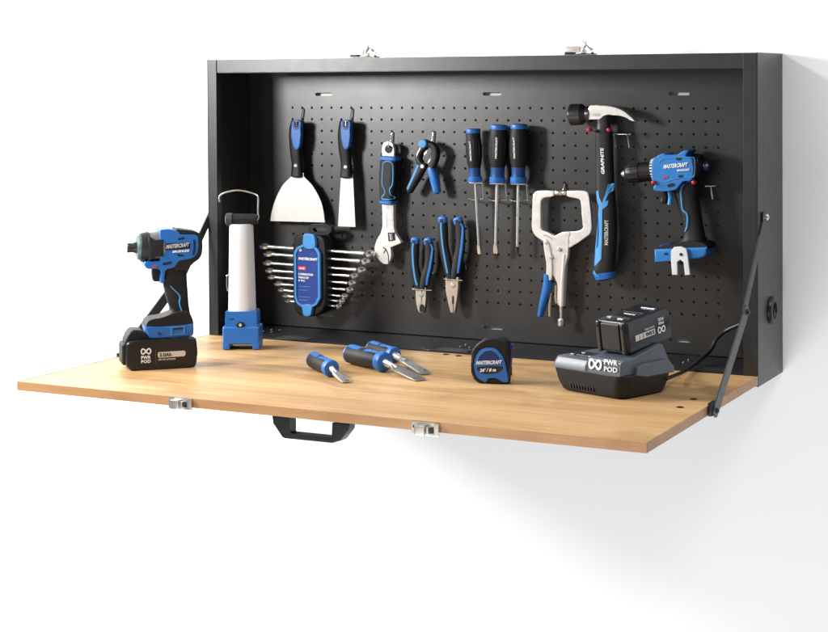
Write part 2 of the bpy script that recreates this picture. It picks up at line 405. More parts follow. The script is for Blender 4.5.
# bail handle under the front edge
bm = bmesh.new(); fh = F((0, 0, 0))
out = px(fh, [(272, 416), (273, 423.5), (282.3, 437.5), (285, 438.6), (332, 443.2), (340.5, 440.8), (348.5, 430.5), (349.3, 424)], -T+.002)
inn = px(fh, [(289.5, 417), (289.5, 426), (289.7, 432.7), (290.4, 433.6), (330.5, 437.8), (331.3, 437.2), (331.8, 430), (332, 423)], -T+.002)
y0, y1 = -T+.002, -T+.024
pts = [Vector(p) for p in out]+[Vector(p) for p in inn[::-1]]
prism(bm, pts, y0, y1, .0012, 2); finish('pull_handle', bm, M_black, door)
# draw latches on the front edge of the worktop
for (u, v) in ((181, 403.2), (426, 429)):
    q = G.at(u, v, y=-T); x, z, y = q.x, q.z, -T
    bm = bmesh.new()
    box(bm, (x-.004, y-.0014, z+.0005), (.042, .0022, .0215), .0006)
    box(bm, (x-.006, y-.0085, z-.0008), (.0185, .012, .0165), .0022)
    box(bm, (x+.0062, y-.0060, z-.0015), (.005, .007, .0125), .001)
    lt = finish('draw_latch', bm, M_nickel, door)
    bm = bmesh.new(); box(bm, (x+.0215, y-.0045, z+.0008), (.0085, .0055, .0205), .001); finish('latch_keeper', bm, M_nickel, lt)
    bm = bmesh.new(); lathe(bm, (x-.0205, y-.0024, z+.003), (x-.0205, y-.0042, z+.003), [(0, .0026), (1, .0018)], 12); finish('latch_screw', bm, M_dark_steel, lt)
    bm = bmesh.new(); box(bm, (x+.0128, y-.0036, z-.001), (.006, .003, .010), .0005); finish('latch_gap', bm, M_dark_steel, lt)
# over-centre catches standing on the cabinet top
for (u, v, s) in ((365, 56.5, 1), (581, 53.8, 1)):
    q = G.at(u, v, y=.02); x, y, z = q.x, .02, H
    bm = bmesh.new()
    box(bm, (x-.001, y, z+.0012), (.062, .020, .0022), .0005); cb = finish('catch_base', bm, M_dark_steel, cab)
    bm = bmesh.new()
    box(bm, (x-.015, y-.002, z+.0108), (.034, .018, .0120), .0025)
    box(bm, (x+.006, y-.002, z+.0062), (.011, .013, .0085), .002)
    finish('catch_lever', bm, M_nickel, cb)
    bm = bmesh.new(); box(bm, (x-.021, y-.004, z+.004), (.018, .013, .004), .0006); finish('catch_pad', bm, M_rubber, cb)
    bm = bmesh.new(); tube(bm, smooth3([(x+.004, y-.008, z+.008), (x+.012, y-.008, z+.019), (x+.010, y-.002, z+.0265), (x+.005, y+.003, z+.0265), (x+.013, y+.006, z+.018), (x+.022, y+.006, z+.008), (x+.024, y, z+.003)], 5), .0030, 8); finish('catch_loop', bm, M_chrome, cb)
# folding stays left and right
for side, X0, sg in (('r', W, 1), ('l', 0, -1)):
    A = Vector((X0+sg*.0058, .042, .2927)); B = Vector((X0+sg*.0058, -.1018, .1325)); Cc = Vector((X0+sg*.0100, -.3052, -.0085))
    def bar(bm, a, b, wd, th, ext=.004):
        d = (b-a).normalized(); n_ = Vector((1, 0, 0)).cross(d).normalized()
        out = []
        for s, c in ((1, b), (-1, a)):
            for k in range(7):
                an = -PI/2+PI*k/6; out.append(c+d*(s*math.cos(an)*wd/2)+n_*(s*math.sin(an)*wd/2))
        vs = [bm.verts.new(p-Vector((th/2, 0, 0))) for p in out]; ws = [bm.verts.new(p+Vector((th/2, 0, 0))) for p in out]
        bm.faces.new(vs); bm.faces.new(ws[::-1])
        for i in range(len(vs)): j = (i+1) % len(vs); bm.faces.new((vs[i], vs[j], ws[j], ws[i]))
    bm = bmesh.new(); bar(bm, B, Cc, .0245, .003); st = finish('folding_stay', bm, M_arm, cab)
    if sg > 0: st['label'] = 'dark steel stay on the right, folded at its elbow'
    bm = bmesh.new(); A2 = A.copy(); B2 = B+Vector((sg*-.0036, 0, 0)); A2.x = B2.x; bar(bm, A2, B2, .0195, .003); finish('upper_link', bm, M_arm, st)
    for P_, r_, hh in ((A2, .0065, .007), (B, .0050, .007), (Cc, .0045, .006)):
        bm = bmesh.new(); lathe(bm, P_-Vector((sg*.004, 0, 0)), P_+Vector((sg*hh, 0, 0)), [(0, r_), (.75, r_), (1, r_*.55)], 16)
        finish('pivot', bm, M_chrome if (P_ is A2) else M_dark_steel, st)
    bm = bmesh.new(); box(bm, (A2.x-sg*.001, A2.y-.012, A2.z+.001), (.006, .017, .019), .0012); finish('stay_lug', bm, M_black, st)
    bm = bmesh.new(); box(bm, (X0+sg*.0045, Cc.y-.001, -.0055), (.0075, .030, .0225), .0012); finish('stay_bracket', bm, M_black, st)

# ---------------------------------------------------------------- hooks
GH = 'zinc hooks plugged into the pegboard'
def hook(label, u, v, path, r=.0016, tips=None, name='peg_hook'):
    """path: (u, v, distance off the board); starts in the hole at (u, v)"""
    q = G.at(u, v, y=YB); f = F(q)
    th = thing(name, label, 'hook', f, GH)
    for pt in (path if isinstance(path[0], list) else [path]):
        bm = bmesh.new()
        P = [f.at(a, b, y=-o) for a, b, o in pt]
        if len(P) > 2:
            Q = [P[0]]
            for i in range(1, len(P)-1):
                for s in (.82, .94): Q.append(P[i-1].lerp(P[i], s) if (P[i]-P[i-1]).length > .004 else P[i-1].lerp(P[i], .5+.3*(s-.8)))
                for s in (.06, .18): Q.append(P[i].lerp(P[i+1], s))
            Q.append(P[-1]); P = Q
        tube(bm, P, r, 10); finish('wire', bm, M_chrome, th)
    for (a, b, o) in (tips or []):
        p = f.at(a, b, y=-o); bm = bmesh.new(); lathe(bm, p+Vector((0, .008, 0)), p-Vector((0, .008, 0)), [(0, .0032), (.7, .0042), (.92, .0034), (1, .001)], 16); finish('red_tip', bm, M_red, th)
    return th
hook('thin wire hook carrying the wide scraper', 301.4, 107.9, [(303.5, 107.9, -.004), (303, 109, .004), (300.8, 121, .006), (296.5, 127.5, .030), (296.3, 126, .042), (296.5, 121, .044)])
hook('thin wire hook carrying the narrow scraper', 350.8, 107.9, [(352.5, 107.9, -.004), (352, 109, .004), (350.3, 121, .006), (345.8, 127.5, .030), (345.6, 126, .042), (345.8, 121, .044)])
hook('wire hook through the ring of the adjustable wrench', 391.6, 131.5, [(392.6, 131, -.004), (392.2, 132.5, .004), (390.6, 143, .006), (388.4, 147, .040), (388.2, 141.8, .043)])
hook('wire hook behind the jaws of the spring clamp', 433, 131, [(434, 130.6, -.004), (433.5, 132, .004), (431.8, 142, .006), (427, 145, .028), (427, 141, .030)])
hook('stub hook holding the top of the C-clamp pliers', 564, 183, [(565, 182.4, -.004), (564.5, 184, .004), (563, 190.5, .008), (560.8, 194.8, .034), (560.5, 190.5, .037)], r=.0020)
for lab, u0, v0, hw in (('leftmost forked wire bracket, under the narrow screwdriver collar', 475.8, 182.4, 6.6), ('middle forked wire bracket, under the second screwdriver collar', 497.5, 183.2, 8), ('right forked wire bracket, under the black tipped screwdriver', 518.6, 183.6, 8)):
    o_ = .040
    hook(lab, u0+6, v0, [[(u0+7, v0-1, -.004), (u0+7, v0-.4, .006), (u0+hw+.5, v0-.2, .030), (u0+hw, v0, .034), (u0+hw+.8, v0+15, .033)],
                       [(u0-hw+2, v0-.6, .004), (u0-hw, v0+.4, .050), (u0+hw-1, v0+.6, .050), (u0+hw, v0, .034)],
                       [(u0-hw-.5, v0+16.5, .004), (u0-hw+3, v0+17.6, .026), (u0+hw+1, v0+16.5, .026), (u0+hw+1.5, v0+14, .008)]], r=.00125)
hook('small hook beside the short cutting pliers', 433.7, 274, [[(432.4, 272.4, -.004), (433.6, 273.6, .006), (434.2, 276, .010)], [(421, 287.5, .004), (421, 289.2, .018), (411.6, 289.0, .036), (431.6, 290.4, .036)]], r=.0012)
hook('small hook beside the long combination pliers', 465.5, 267, [[(464, 264.6, -.004), (465.4, 265.8, .006), (466, 269.5, .010)], [(453, 277.5, .004), (453, 279, .018), (443, 278.9, .036), (462.4, 280.4, .036)]], r=.0012)
hook('double pronged bracket with red tips under the hammer head', 614, 134, [[(631, 134.2, -.004), (630, 134.2, .004), (612, 133.9, .010), (606, 133, .014)], [(613.3, 134, .012), (615.8, 148, .018)], [(627.3, 134, .012), (629.2, 148, .018)], [(596, 132, .004), (590.2, 130, .052)], [(610, 132, .004), (609.8, 130, .052)]], r=.0015, tips=[(589.6, 129.6, .058), (609.3, 129.6, .058)])
hook('T shaped bracket with red tips behind the drill', 709, 186, [[(716.5, 185.8, -.004), (715.5, 186, .004), (705, 186.2, .010)], [(710.6, 186.2, .012), (712.6, 199.5, .018)], [(652, 183, .004), (654, 181.5, .070)], [(697, 183.5, .004), (694.5, 182.5, .070)]], r=.0015, tips=[(654, 182.3, .074), (694.2, 182.3, .074)])

# ---------------------------------------------------------------- scrapers
def scraper(name, label, c0, handle, hw, blade, blade_bot, rivet, inlay):
    f = board(c0[0], c0[1], .027); th = thing(name, label, 'scraper', f, None)
    q = px(f, blade, 0); bm = bmesh.new(); prism(bm, curve_pts(q, n=6), -.0007, .0007, 0); finish('blade', bm, M_blade, th, 30)
    P = p3(f, handle, 0); k = .00226
    bm = bmesh.new(); loft(bm, P, [w*k for w in hw], [w*k*.72+.001 for w in hw], e=3, cap=.35); hd = finish('handle', bm, M_rubber, th)
    yb = -max(hw)*k*.72-.0016
    bm = bmesh.new(); prism(bm, curve_pts(px(f, inlay, yb), n=5), yb, 0, .002, 3); il = finish('blue_inlay', bm, M_blue, hd)
    u, v = rivet; p = f.at(u, v, y=yb+.002); bm = bmesh.new(); lathe(bm, p+Vector((0, .006, 0)), p-Vector((0, .0012, 0)), [(0, .0046), (.8, .0046), (1, .003)], 16); finish('rivet', bm, M_wrench, hd)
    return f, th, hd, yb
def hang_hole(f, hd, u, v, yb, w=3.1):
    bm = bmesh.new(); p = px(f, [(u-w, v-6.2), (u-w, v-1), (u-w*.7, v+1.7), (u, v+2.8), (u+w*.7, v+1.7), (u+w, v-1), (u+w, v-6.2)], yb); i_ = px(f, [(u-w*.55, v-6.2), (u-w*.55, v-1), (u-w*.35, v+.3), (u, v+.9), (u+w*.35, v+.3), (u+w*.55, v-1), (u+w*.55, v-6.2)], yb)
    prism(bm, [Vector(a) for a in p]+[Vector(a) for a in i_[::-1]], yb-.0012, yb+.002, .0005, 2); finish('hang_loop', bm, M_blue_dark, hd)
    bm = bmesh.new(); prism(bm, [Vector(a) for a in px(f, [(u-w*.5, v-5.5), (u-w*.5, v-1), (u, v+.8), (u+w*.5, v-1), (u+w*.5, v-5.5)], yb)], yb-.0004, yb+.001, 0); finish('hang_hole', bm, M_rubber, hd)
f, th, hd, yb = scraper('wall_scraper', 'wide steel wall scraper flaring to a broad straight edge', (297.5, 222),
    [(296.2, 121.5), (295.4, 133), (296.3, 152), (297.3, 164), (297.5, 176)], [4.8, 6.2, 5.9, 5.3, 6.3],
    [(291.2, 173, 1), (303.8, 173, 1), (304.3, 176.8), (312.3, 185.3), (319.9, 198.6), (323.2, 209.6), (325, 222.4, 1), (270.4, 220.9, 1), (272.2, 210.4), (276.1, 198.3), (283, 185), (290.9, 176.8)], None, (295.5, 165.5),
    [(292.2, 120.8), (300.2, 120.8), (300.4, 130), (300, 142), (298.5, 148), (296, 150), (293.6, 148), (292, 142), (291.4, 130)])
hang_hole(f, hd, 296.2, 127, yb)
f, th, hd, yb = scraper('putty_knife', 'narrow straight putty knife hanging beside the wide scraper', (346.8, 226),
    [(345.2, 121.5), (344.6, 134), (345.2, 151), (346.4, 164), (346.8, 176.5)], [5.2, 6.4, 5.9, 5.1, 6.6],
    [(341.3, 174, 1), (352.9, 174, 1), (355.5, 226.9, 1), (338.1, 226.2, 1)], None, (345.4, 166.9),
    [(341.3, 120.8), (349.5, 120.8), (349.8, 130), (349.4, 142), (347.6, 148), (345.4, 149.6), (343.2, 148), (341.6, 142), (340.9, 130)])
hang_hole(f, hd, 345.4, 127, yb)

# ---------------------------------------------------------------- adjustable wrench
f = board(386, 263, .026); th = thing('adjustable_wrench', 'large adjustable wrench with blue trimmed black grip and open jaw', 'wrench', f)
q = px(f, [(383.4, 200, 1), (394.4, 200, 1), (394.6, 221), (396, 231.8), (400.3, 239), (402.2, 242.2, 1), (401.6, 243.2, 1), (391.6, 247.2, 1), (392.3, 252), (392, 258), (389.3, 264, 1), (384.3, 263.3), (379, 258.2), (376.2, 252), (375.9, 246), (378.4, 239), (381.9, 232.6), (383.6, 223)])
bm = bmesh.new(); prism(bm, curve_pts(q, n=5), -.006, .006, .0012, 2); body = finish('head', bm, M_white_steel, th)
q = px(f, [(385.8, 206), (392.2, 206), (392.6, 230.6), (387, 231.6)], -.006); bm = bmesh.new(); o_ = [Vector(p) for p in q]; cc = sum(o_, Vector((0, 0)))/4; i_ = [cc+(p-cc)*.80 for p in o_]
ring_prism(bm, o_, i_, -.0064, -.0055); finish('recess_rim', bm, M_steel, body)
ftext('size_marking', '300 mm', f, (391.2, 226), (390.2, 208.5), (387.8, 226), -.0061, M_silverprint, body, t=.0002)
bm = bmesh.new(); prism(bm, [Vector(p) for p in px(f, [(387.8, 232.6), (394.8, 232.2), (395.6, 240.2), (388.6, 241.4)], -.006)], -.0064, -.005, 0); finish('adjuster_window', bm, M_rubber, body)
a, b = f.at(391.2, 233.6, y=-.0055), f.at(392.2, 240.2, y=-.0055); bm = bmesh.new(); lathe(bm, a, b, [(k/12, .0052 if k % 2 else .0040) for k in range(13)], 20); finish('adjusting_screw', bm, M_steel, body)
bm = bmesh.new(); prism(bm, curve_pts(px(f, [(383.2, 247), (386.6, 249.5), (388.8, 256), (388.8, 263.4), (388.2, 263.4), (388, 256), (386, 250.4), (383.2, 248)], -.006), n=3), -.0065, -.005, 0); finish('jaw_seam', bm, M_dark_steel, body)
p = f.at(384.6, 251.6, y=-.006); bm = bmesh.new(); box(bm, p+Vector((0, -.0003, 0)), (.0022, .0006, .0085), 0, Matrix.Rotation(R(35), 4, 'Y')); finish('jaw_mark', bm, M_dark_steel, body)
bm = bmesh.new(); P = p3(f, [(390, 160), (389, 180), (388.2, 203)]); loft(bm, P, [.0195, .0198, .0152], [.0150]*3, e=4, cap=.15); grip = finish('grip', bm, M_rubber, th)
for a, b in ((156.8, 159.6), (200.8, 203.2)):
    pa, pb = f.at(390.3-(a-157)*.045, a, y=0), f.at(390.2-(a-157)*.045, b, y=0); bm = bmesh.new(); ww = .0212 if a < 170 else .0162
    loft(bm, [pa, pa.lerp(pb, .5), pb], [ww]*3, [.0162]*3, e=5, sub=2, cap=.2); finish('collar', bm, M_blue, grip)
from mathutils.bvhtree import BVHTree
def bvh(o): return BVHTree.FromPolygons([v.co for v in o.data.vertices], [p.vertices[:] for p in o.data.polygons])
def decal(name, f, pts, y, target, m_, parent, t=.0006, n=4, cuts=3):
    """outline laid onto the front surface of target, following its curvature"""
    B = bvh(target); b = bmesh.new(); P = curve_pts(px(f, pts, y), n=n)
    fc = b.faces.new([b.verts.new((p.x, 0, p.y)) for p in P]); bmesh.ops.triangulate(b, faces=[fc])
    bmesh.ops.subdivide_edges(b, edges=b.edges[:], cuts=cuts, use_grid_fill=True)
    last = y
    for v in b.verts:
        h = B.ray_cast(Vector((v.co.x, -.2, v.co.z)), Vector((0, 1, 0)))[0]
        if h is not None and h.y < y+.014: last = h.y
        elif h is None:
            h = B.find_nearest(Vector((v.co.x, y, v.co.z)))[0]; last = h.y
        v.co.y = last-t
    r = bmesh.ops.extrude_face_region(b, geom=b.faces[:])
    for g in r['geom']:
        if isinstance(g, bmesh.types.BMVert): g.co.y += t*2.2
    return finish(name, b, m_, parent, 50)
def outline_strip(name, f, pts, y, wd, mat_, parent, closed=True, dep=.0012, on=None):
    q = [Vector(p[:2]) for p in px(f, pts, y)]; q3 = smooth3([(p.x, y, p.y) for p in q], 4, closed)
    if on is not None:
        B = bvh(on)
        for p in q3:
            h = B.ray_cast(Vector((p.x, -.2, p.z)), Vector((0, 1, 0)))[0]
            if h is None: h = B.find_nearest(Vector((p.x, y*.6, p.z)))[0]
            p.y = h.y
    bm = bmesh.new(); rr = []; N = len(q3)
    for i in range(N):
        d = (q3[(i+1) % N]-q3[i-1]) if closed else (q3[min(i+1, N-1)]-q3[max(i-1, 0)])
        d.normalize(); n_ = Vector((d.z, 0, -d.x))
        w_ = wd/2; c = q3[i]
        rr.append([c-n_*w_+Vector((0, dep, 0)), c-n_*w_*.8-Vector((0, dep*.5, 0)), c-Vector((0, dep*.8, 0)), c+n_*w_*.8-Vector((0, dep*.5, 0)), c+n_*w_+Vector((0, dep, 0))])
    rings(bm, rr, loop=closed); return finish(name, bm, mat_, parent)
outline_strip('grip_trim', f, [(388.5, 161.2), (392.6, 163), (393.6, 170), (393, 184), (390.6, 189), (391, 194), (394, 198), (388, 199.5), (382.4, 198), (385.6, 193.5), (385.2, 189), (383, 184), (383.6, 170), (384.4, 163)], -.0108, .0026, M_blue_light, grip, on=grip)
bm = bmesh.new(); c = f.at(388.8, 149.4, y=0); prism(bm, [Vector(p) for p in px(f, [(383, 158), (383, 147), (384.6, 143), (388.8, 141), (393, 143), (394.8, 147), (395, 158)])], -.0045, .0045, .001, 2); ey = finish('hanging_eye', bm, M_white_steel, th)
bm = bmesh.new(); c = f.at(388.6, 149, y=-.005); lathe(bm, c+Vector((0, .002, 0)), c-Vector((0, .0008, 0)), [(0, .0092), (.9, .0092), (1, .0082)], 24); finish('eye_hole', bm, M_rubber, ey)
bm = bmesh.new(); c = f.at(396.5, 149.6, y=.010); lathe(bm, c+Vector((0, .003, 0)), c-Vector((0, .003, 0)), [(0, .012), (.8, .012), (1, .010)], 24); finish('swivel_ring', bm, M_dark_steel, ey)

# ---------------------------------------------------------------- spring clamp
f = board(423, 193, .030); th = thing('spring_clamp', 'small blue and black spring clamp with splayed handles', 'clamp', f)
for nm, path, a, b, m_ in (('left_handle', [(424.5, 165), (418, 176), (409.6, 191)], [.0075, .0092, .0070], [.009, .010, .008], M_rubber),
                           ('right_handle', [(431, 168), (434.4, 178), (437.2, 192)], [.0082, .0098, .0078], [.010, .011, .009], M_blue)):
    bm = bmesh.new(); loft(bm, p3(f, path), a, b, e=2.6, cap=.6); h_ = finish('handle', bm, m_, th); h_['label'] = 'black handle with pale blue edge' if m_ is M_rubber else 'blue handle'
    if m_ is M_rubber: outline_strip('handle_edge', f, [(418.4, 165), (413.4, 176), (407.6, 189)], -.009, .0060, M_blue_light, h_, closed=False)
    else: outline_strip('handle_edge', f, [(428.4, 170), (431.2, 180), (434.6, 191)], -.0095, .003, M_blue_light, h_, closed=False)
for path, a, m_ in (([(426, 146.5), (421, 151), (419, 158), (421.5, 164), (425, 168)], [.0055, .0062, .0065, .0068, .006], M_black),
                    ([(428.5, 143), (434.4, 147), (436, 155), (433.6, 163), (431, 169)], [.0055, .0075, .0080, .0078, .007], M_rubber)):
    bm = bmesh.new(); loft(bm, p3(f, path), a, [.009]*5, e=3.4); finish('jaw', bm, m_, th)
bm = bmesh.new(); P = p3(f, [(427.2, 150.5), (424.6, 155), (424.4, 160), (427, 163.2), (430, 160), (430.8, 155), (428.6, 150.5)], -.006); tube(bm, smooth3(P, 5, True), .0011, 8, loop=True); finish('spring', bm, M_chrome, th)
outline_strip('jaw_edge', f, [(420.6, 148), (416.8, 156), (418.2, 162)], -.0095, .0018, M_steel, th, closed=False)
c = f.at(424.3, 143.6, y=-.004); bm = bmesh.new(); prism(bm, curve_pts([(c.x-.0095, c.z+.001), (c.x-.003, c.z+.0085), (c.x+.007, c.z+.0075), (c.x+.0095, c.z-.001), (c.x+.003, c.z-.0085), (c.x-.007, c.z-.0075)], n=3), -.014, .006, .002, 2); finish('pad', bm, M_blue_light, th)
c = f.at(422.8, 166.2, y=-.009); bm = bmesh.new(); lathe(bm, c+Vector((0, .012, 0)), c-Vector((0, .003, 0)), [(0, .0072), (.85, .0072), (1, .0058)], 20); pv = finish('pivot', bm, M_dark_steel, th)
bm = bmesh.new(); lathe(bm, c-Vector((0, .0024, 0)), c-Vector((0, .0042, 0)), [(0, .0045), (1, .0036)], 18); finish('rivet', bm, M_steel, pv)

# ---------------------------------------------------------------- pliers
def pliers(name, label, base, lh, rh, ha, head, headmat, bolt, lcaps, inner, trim):
    f = board(base[0], base[1], .026); th = thing(name, label, 'pliers', f)
    q = px(f, head); bm = bmesh.new(); prism(bm, curve_pts(q, n=4), -.0055, .0055, .0014, 2); hd = finish('head', bm, headmat, th)
    for pth, sgn in ((lh, -1), (rh, 1)):
        P = p3(f, pth); n_ = len(P); bm = bmesh.new(); loft(bm, P, ha, [.0085]*n_, e=2.4, cap=.6); h_ = finish('handle', bm, M_rubber, th)
        bm = bmesh.new(); P0 = Vector(P[0]); P1 = Vector(P[0]).lerp(Vector(P[1]), .42); d = (P1-P0)
        loft(bm, [P0-d*.12, P0+d*.35, P0+d*.9], [ha[0]*1.03, ha[0]*1.08, ha[0]*1.02], [.0083]*3, e=2.8, sub=3, cap=.55); finish('end_cap', bm, M_blue, h_)
        s_ = [(a+sgn*(1.5+.5*math.sin(k_*2.2)), b) for k_, (a, b) in enumerate([(pth[0][0]*.6+pth[1][0]*.4, pth[0][1]*.6+pth[1][1]*.4)]+list(pth[1:-1])+[(pth[-2][0]*.3+pth[-1][0]*.7, pth[-2][1]*.3+pth[-1][1]*.7)])]
        outline_strip('grip_trim', f, s_, -.0078, .0046 if sgn < 0 else .0066, M_blue_light if sgn < 0 else M_blue, h_, closed=False, dep=.0016, on=h_)
    c = f.at(bolt[0], bolt[1], y=-.0055); bm = bmesh.new(); lathe(bm, c+Vector((0, .002, 0)), c-Vector((0, .0016, 0)), [(0, .0052), (.7, .0052), (1, .0040)], 20); finish('pivot', bm, M_steel, hd)
    for kind, pts in inner:
        bm = bmesh.new(); prism(bm, curve_pts(px(f, pts, -.0055), n=3), -.0060, -.0045, 0); finish(kind, bm, M_rubber, hd)
    return f, th
pliers('cutting_pliers', 'short diagonal cutting pliers with silver jaws and black nippers', (422.6, 312),
    [(415.5, 239.5), (414.7, 249), (414.4, 264), (416.8, 277.5), (419.8, 288.5)], [(428, 240), (429.6, 250.5), (428.8, 266), (425.6, 277.5), (423, 288.5)],
    [.0088, .0102, .0100, .0106, .0078],
    [(416.8, 287, 1), (426.6, 287, 1), (427, 294), (426.4, 303), (425.7, 309), (424.6, 312.6, 1), (420.4, 312.6, 1), (418.6, 309), (417.5, 303), (416.6, 294)], M_steel, (421.6, 294.5), None,
    [('nipper_gap', [(421.8, 304), (424.6, 306.6), (424.8, 311.6), (420, 311.6), (419.6, 306.6)]), ('jaw_seam', [(421.3, 289), (421.9, 289), (421.6, 303), (421.2, 303)])],
    ([(414.6, 243.4), (412.4, 247), (411.9, 256), (412, 266), (414.8, 275), (414.8, 281), (417.4, 286.6)], [(428.2, 243.4), (431.2, 248), (431.8, 256), (430.8, 267), (427.6, 275), (428.2, 281), (425.4, 286.6)]))
pliers('combination_pliers', 'long combination pliers with tan square nosed jaws', (453.6, 312.4),
    [(442.9, 218.5), (443.2, 229), (443.9, 246), (447.2, 262), (450.4, 278)], [(457.7, 219.5), (460.2, 229.5), (460.3, 247), (457.4, 262), (454.5, 278)],
    [.0095, .0106, .0104, .0110, .0084],
    [(446.8, 277, 1), (459, 277, 1), (459.4, 286), (458.6, 292.4), (457.2, 302), (455.7, 312.6, 1), (451.6, 312.6, 1), (449.2, 302), (447, 291), (446.4, 286)], M_tan, (452.8, 285), None,
    [('pipe_grip', [(452.9, 295.5), (453.9, 297), (453.9, 303), (452.9, 304.6), (452.2, 303), (452.2, 297)]), ('jaw_seam', [(453.1, 305), (453.5, 305), (453.6, 312.4), (453.2, 312.4)])],
    ([(443, 223.4), (440.4, 227), (440.6, 238), (440.9, 253), (444.4, 261), (446, 268), (449, 275)], [(457.4, 223.4), (461.8, 229), (463, 241), (461.6, 253), (457, 261), (458.2, 268), (455.6, 275)]))

# ---------------------------------------------------------------- screwdrivers on the board
def screwdriver(label, top, neck, tip, rbody, rcol, rs, tipkind, texts):
    f = board(tip[0], tip[1], .033); th = thing('screwdriver', label, 'screwdriver', f, 'screwdrivers hanging in a row')
    A, B, E = f.at(*top, y=0), f.at(*neck, y=0), f.at(*tip, y=0)
    bm = bmesh.new(); prof = [(.05, rbody*.93), (.09, rbody*.98), (.30, rbody*1.04), (.52, rbody*1.03), (.66, rbody*.94), (.72, rbody*.80), (.80, rbody*.74), (.93, rbody*.74)]
    lathe(bm, A, B, prof, 36); hd = finish('handle', bm, M_rubber, th, 50)
    for k in range(8):                               # flutes of the grip
        an = 2*PI*k/8+PI/8; x, y, d = basis(B-A); L = (B-A).length
        v_ = x*math.cos(an)+y*math.sin(an); bm = bmesh.new(); q = [A+d*(L*t_)+v_*(rbody*r_-.0004) for t_, r_ in ((.16, .99), (.3, 1.045), (.5, 1.035), (.62, .98))]
        tube(bm, q, [.0004, .0012, .0012, .0004], 6); finish('grip_rib', bm, M_black, hd)
    bm = bmesh.new(); lathe(bm, A, B, [(-.012, rbody*.4), (-.008, rbody*.80), (.0, rbody*.93), (.03, rbody*1.0), (.075, rbody*.97)], 36); finish('end_cap', bm, M_blue, hd)
    bm = bmesh.new(); lathe(bm, A, B, [(.73, rbody*.80), (.80, rbody*.765), (.90, rbody*.77), (.93, rbody*.8)], 36); finish('neck', bm, M_neck, hd)
    bm = bmesh.new(); lathe(bm, A, B, [(.895, rcol*.90), (.91, rcol), (.985, rcol), (1.0, rcol*.93)], 36); finish('collar', bm, M_blue, hd)
    c = A.lerp(B, .155)+Vector((-rbody*.12, -rbody*.97, 0)); bm = bmesh.new(); ring_prism(bm, circ((c.x, c.z), .0042, 16), circ((c.x, c.z), .0024, 16), c.y, c.y+.004, .0006); finish('hang_eye', bm, M_blue_dark, hd)
    bm = bmesh.new(); dd = (E-B)
    if tipkind == 'flat':
        lathe(bm, B, E, [(-.02, rs), (.84, rs), (.90, rs*1.1)], 20)
        x_ = dd.normalized(); pr = Vector((-x_.z, 0, x_.x)); P0, P1, P2 = B.lerp(E, .88), B.lerp(E, .95), E
        rr = []
        for c_, a_, b_ in ((P0, rs*1.0, rs*.95), (B.lerp(E, .92), rs*1.15, rs*.75), (P1, rs*1.25, rs*.5), (P2, rs*1.2, .0006)):
            rr.append([c_+pr*(a_*s1)+Vector((0, b_*s2, 0)) for s1, s2 in ((-1, -1), (1, -1), (1, 1), (-1, 1))])
        rings(bm, rr)
        finish('shaft', bm, M_steel, th)
    else:
        lathe(bm, B, E, [(-.02, rs), (.885, rs)], 20); sh = finish('shaft', bm, M_steel, th)
        bm = bmesh.new(); lathe(bm, B, E, [(.88, rs*1.03), (.955, rs*1.0), (.99, rs*.55), (1, rs*.2)], 8); finish('bit_tip', bm, M_dark_steel, sh)
    (ua, va), (ub, vb), hgt = texts
    y_ = -rbody*1.045
    p0 = f.at(ua, va, y=y_); p1 = f.at(ub, vb, y=y_); p2 = p0+Vector((-hgt, 0, 0)); p0b = p0
    text('lettering', 'MASTERCRAFT', p0b, p1, p2, M_white, hd, t=.0003+.0004, bold=.02, shear=.2)
screwdriver('thinnest screwdriver at the left of the row, with a slotted tip', (473, 129), (475.3, 182), (479.2, 254), .0158, .0152, .0028, 'flat', ((471.8, 161), (470.6, 141), .0036))
screwdriver('broad slotted screwdriver in the middle of the row', (499, 125), (497.3, 182.8), (495.6, 253.5), .0188, .0166, .0039, 'flat', ((496.8, 158.6), (497.6, 137), .0042))
screwdriver('cross point screwdriver with a black tip at the right of the row', (519, 124.3), (518.3, 183), (517.4, 255), .0182, .0166, .0034, 'cross', ((515.4, 158.6), (514.6, 137), .0042))

# ---------------------------------------------------------------- locking C-clamp pliers
f = board(562, 326, .030); th = thing('locking_c_clamp', 'pearly locking C-clamp pliers with one blue lever grip', 'clamp', f)
q = px(f, [(555, 190.7, 1), (555, 195.6, 1), (549, 197), (544.3, 198.3), (542, 202.6), (541.8, 226), (542.8, 229.4), (546, 231), (556, 235.8, 1), (563.2, 231.8), (571.6, 232), (569.8, 238, 1), (569.6, 248), (567.4, 262), (564.4, 274), (563, 283), (563.2, 305, 1), (558.6, 305, 1), (558.2, 285), (555.6, 278), (551, 270), (548, 255), (545, 241.6, 1), (536.6, 236), (533.4, 230), (532.9, 226), (533.8, 198), (534.8, 193.4), (538.4, 190.5)])
bm = bmesh.new(); prism(bm, curve_pts(q, n=4), -.006, .006, .0022, 3); b_ = finish('frame_half', bm, M_white_steel, th)
q = px(f, [(567.5, 190.7, 1), (583, 190.5), (588, 191.8), (589.3, 195), (592.5, 223), (592.2, 230), (589.6, 235), (571, 247.4, 1), (568.4, 247.4, 1), (569.6, 232, 1), (580, 230.2), (583.2, 228), (583.6, 225), (581.2, 201.6), (578.6, 198.8), (567.5, 196, 1)])
bm = bmesh.new(); prism(bm, curve_pts(q, n=4), -.005, .005, .0022, 3); finish('jaw_arm', bm, M_white_steel, th)
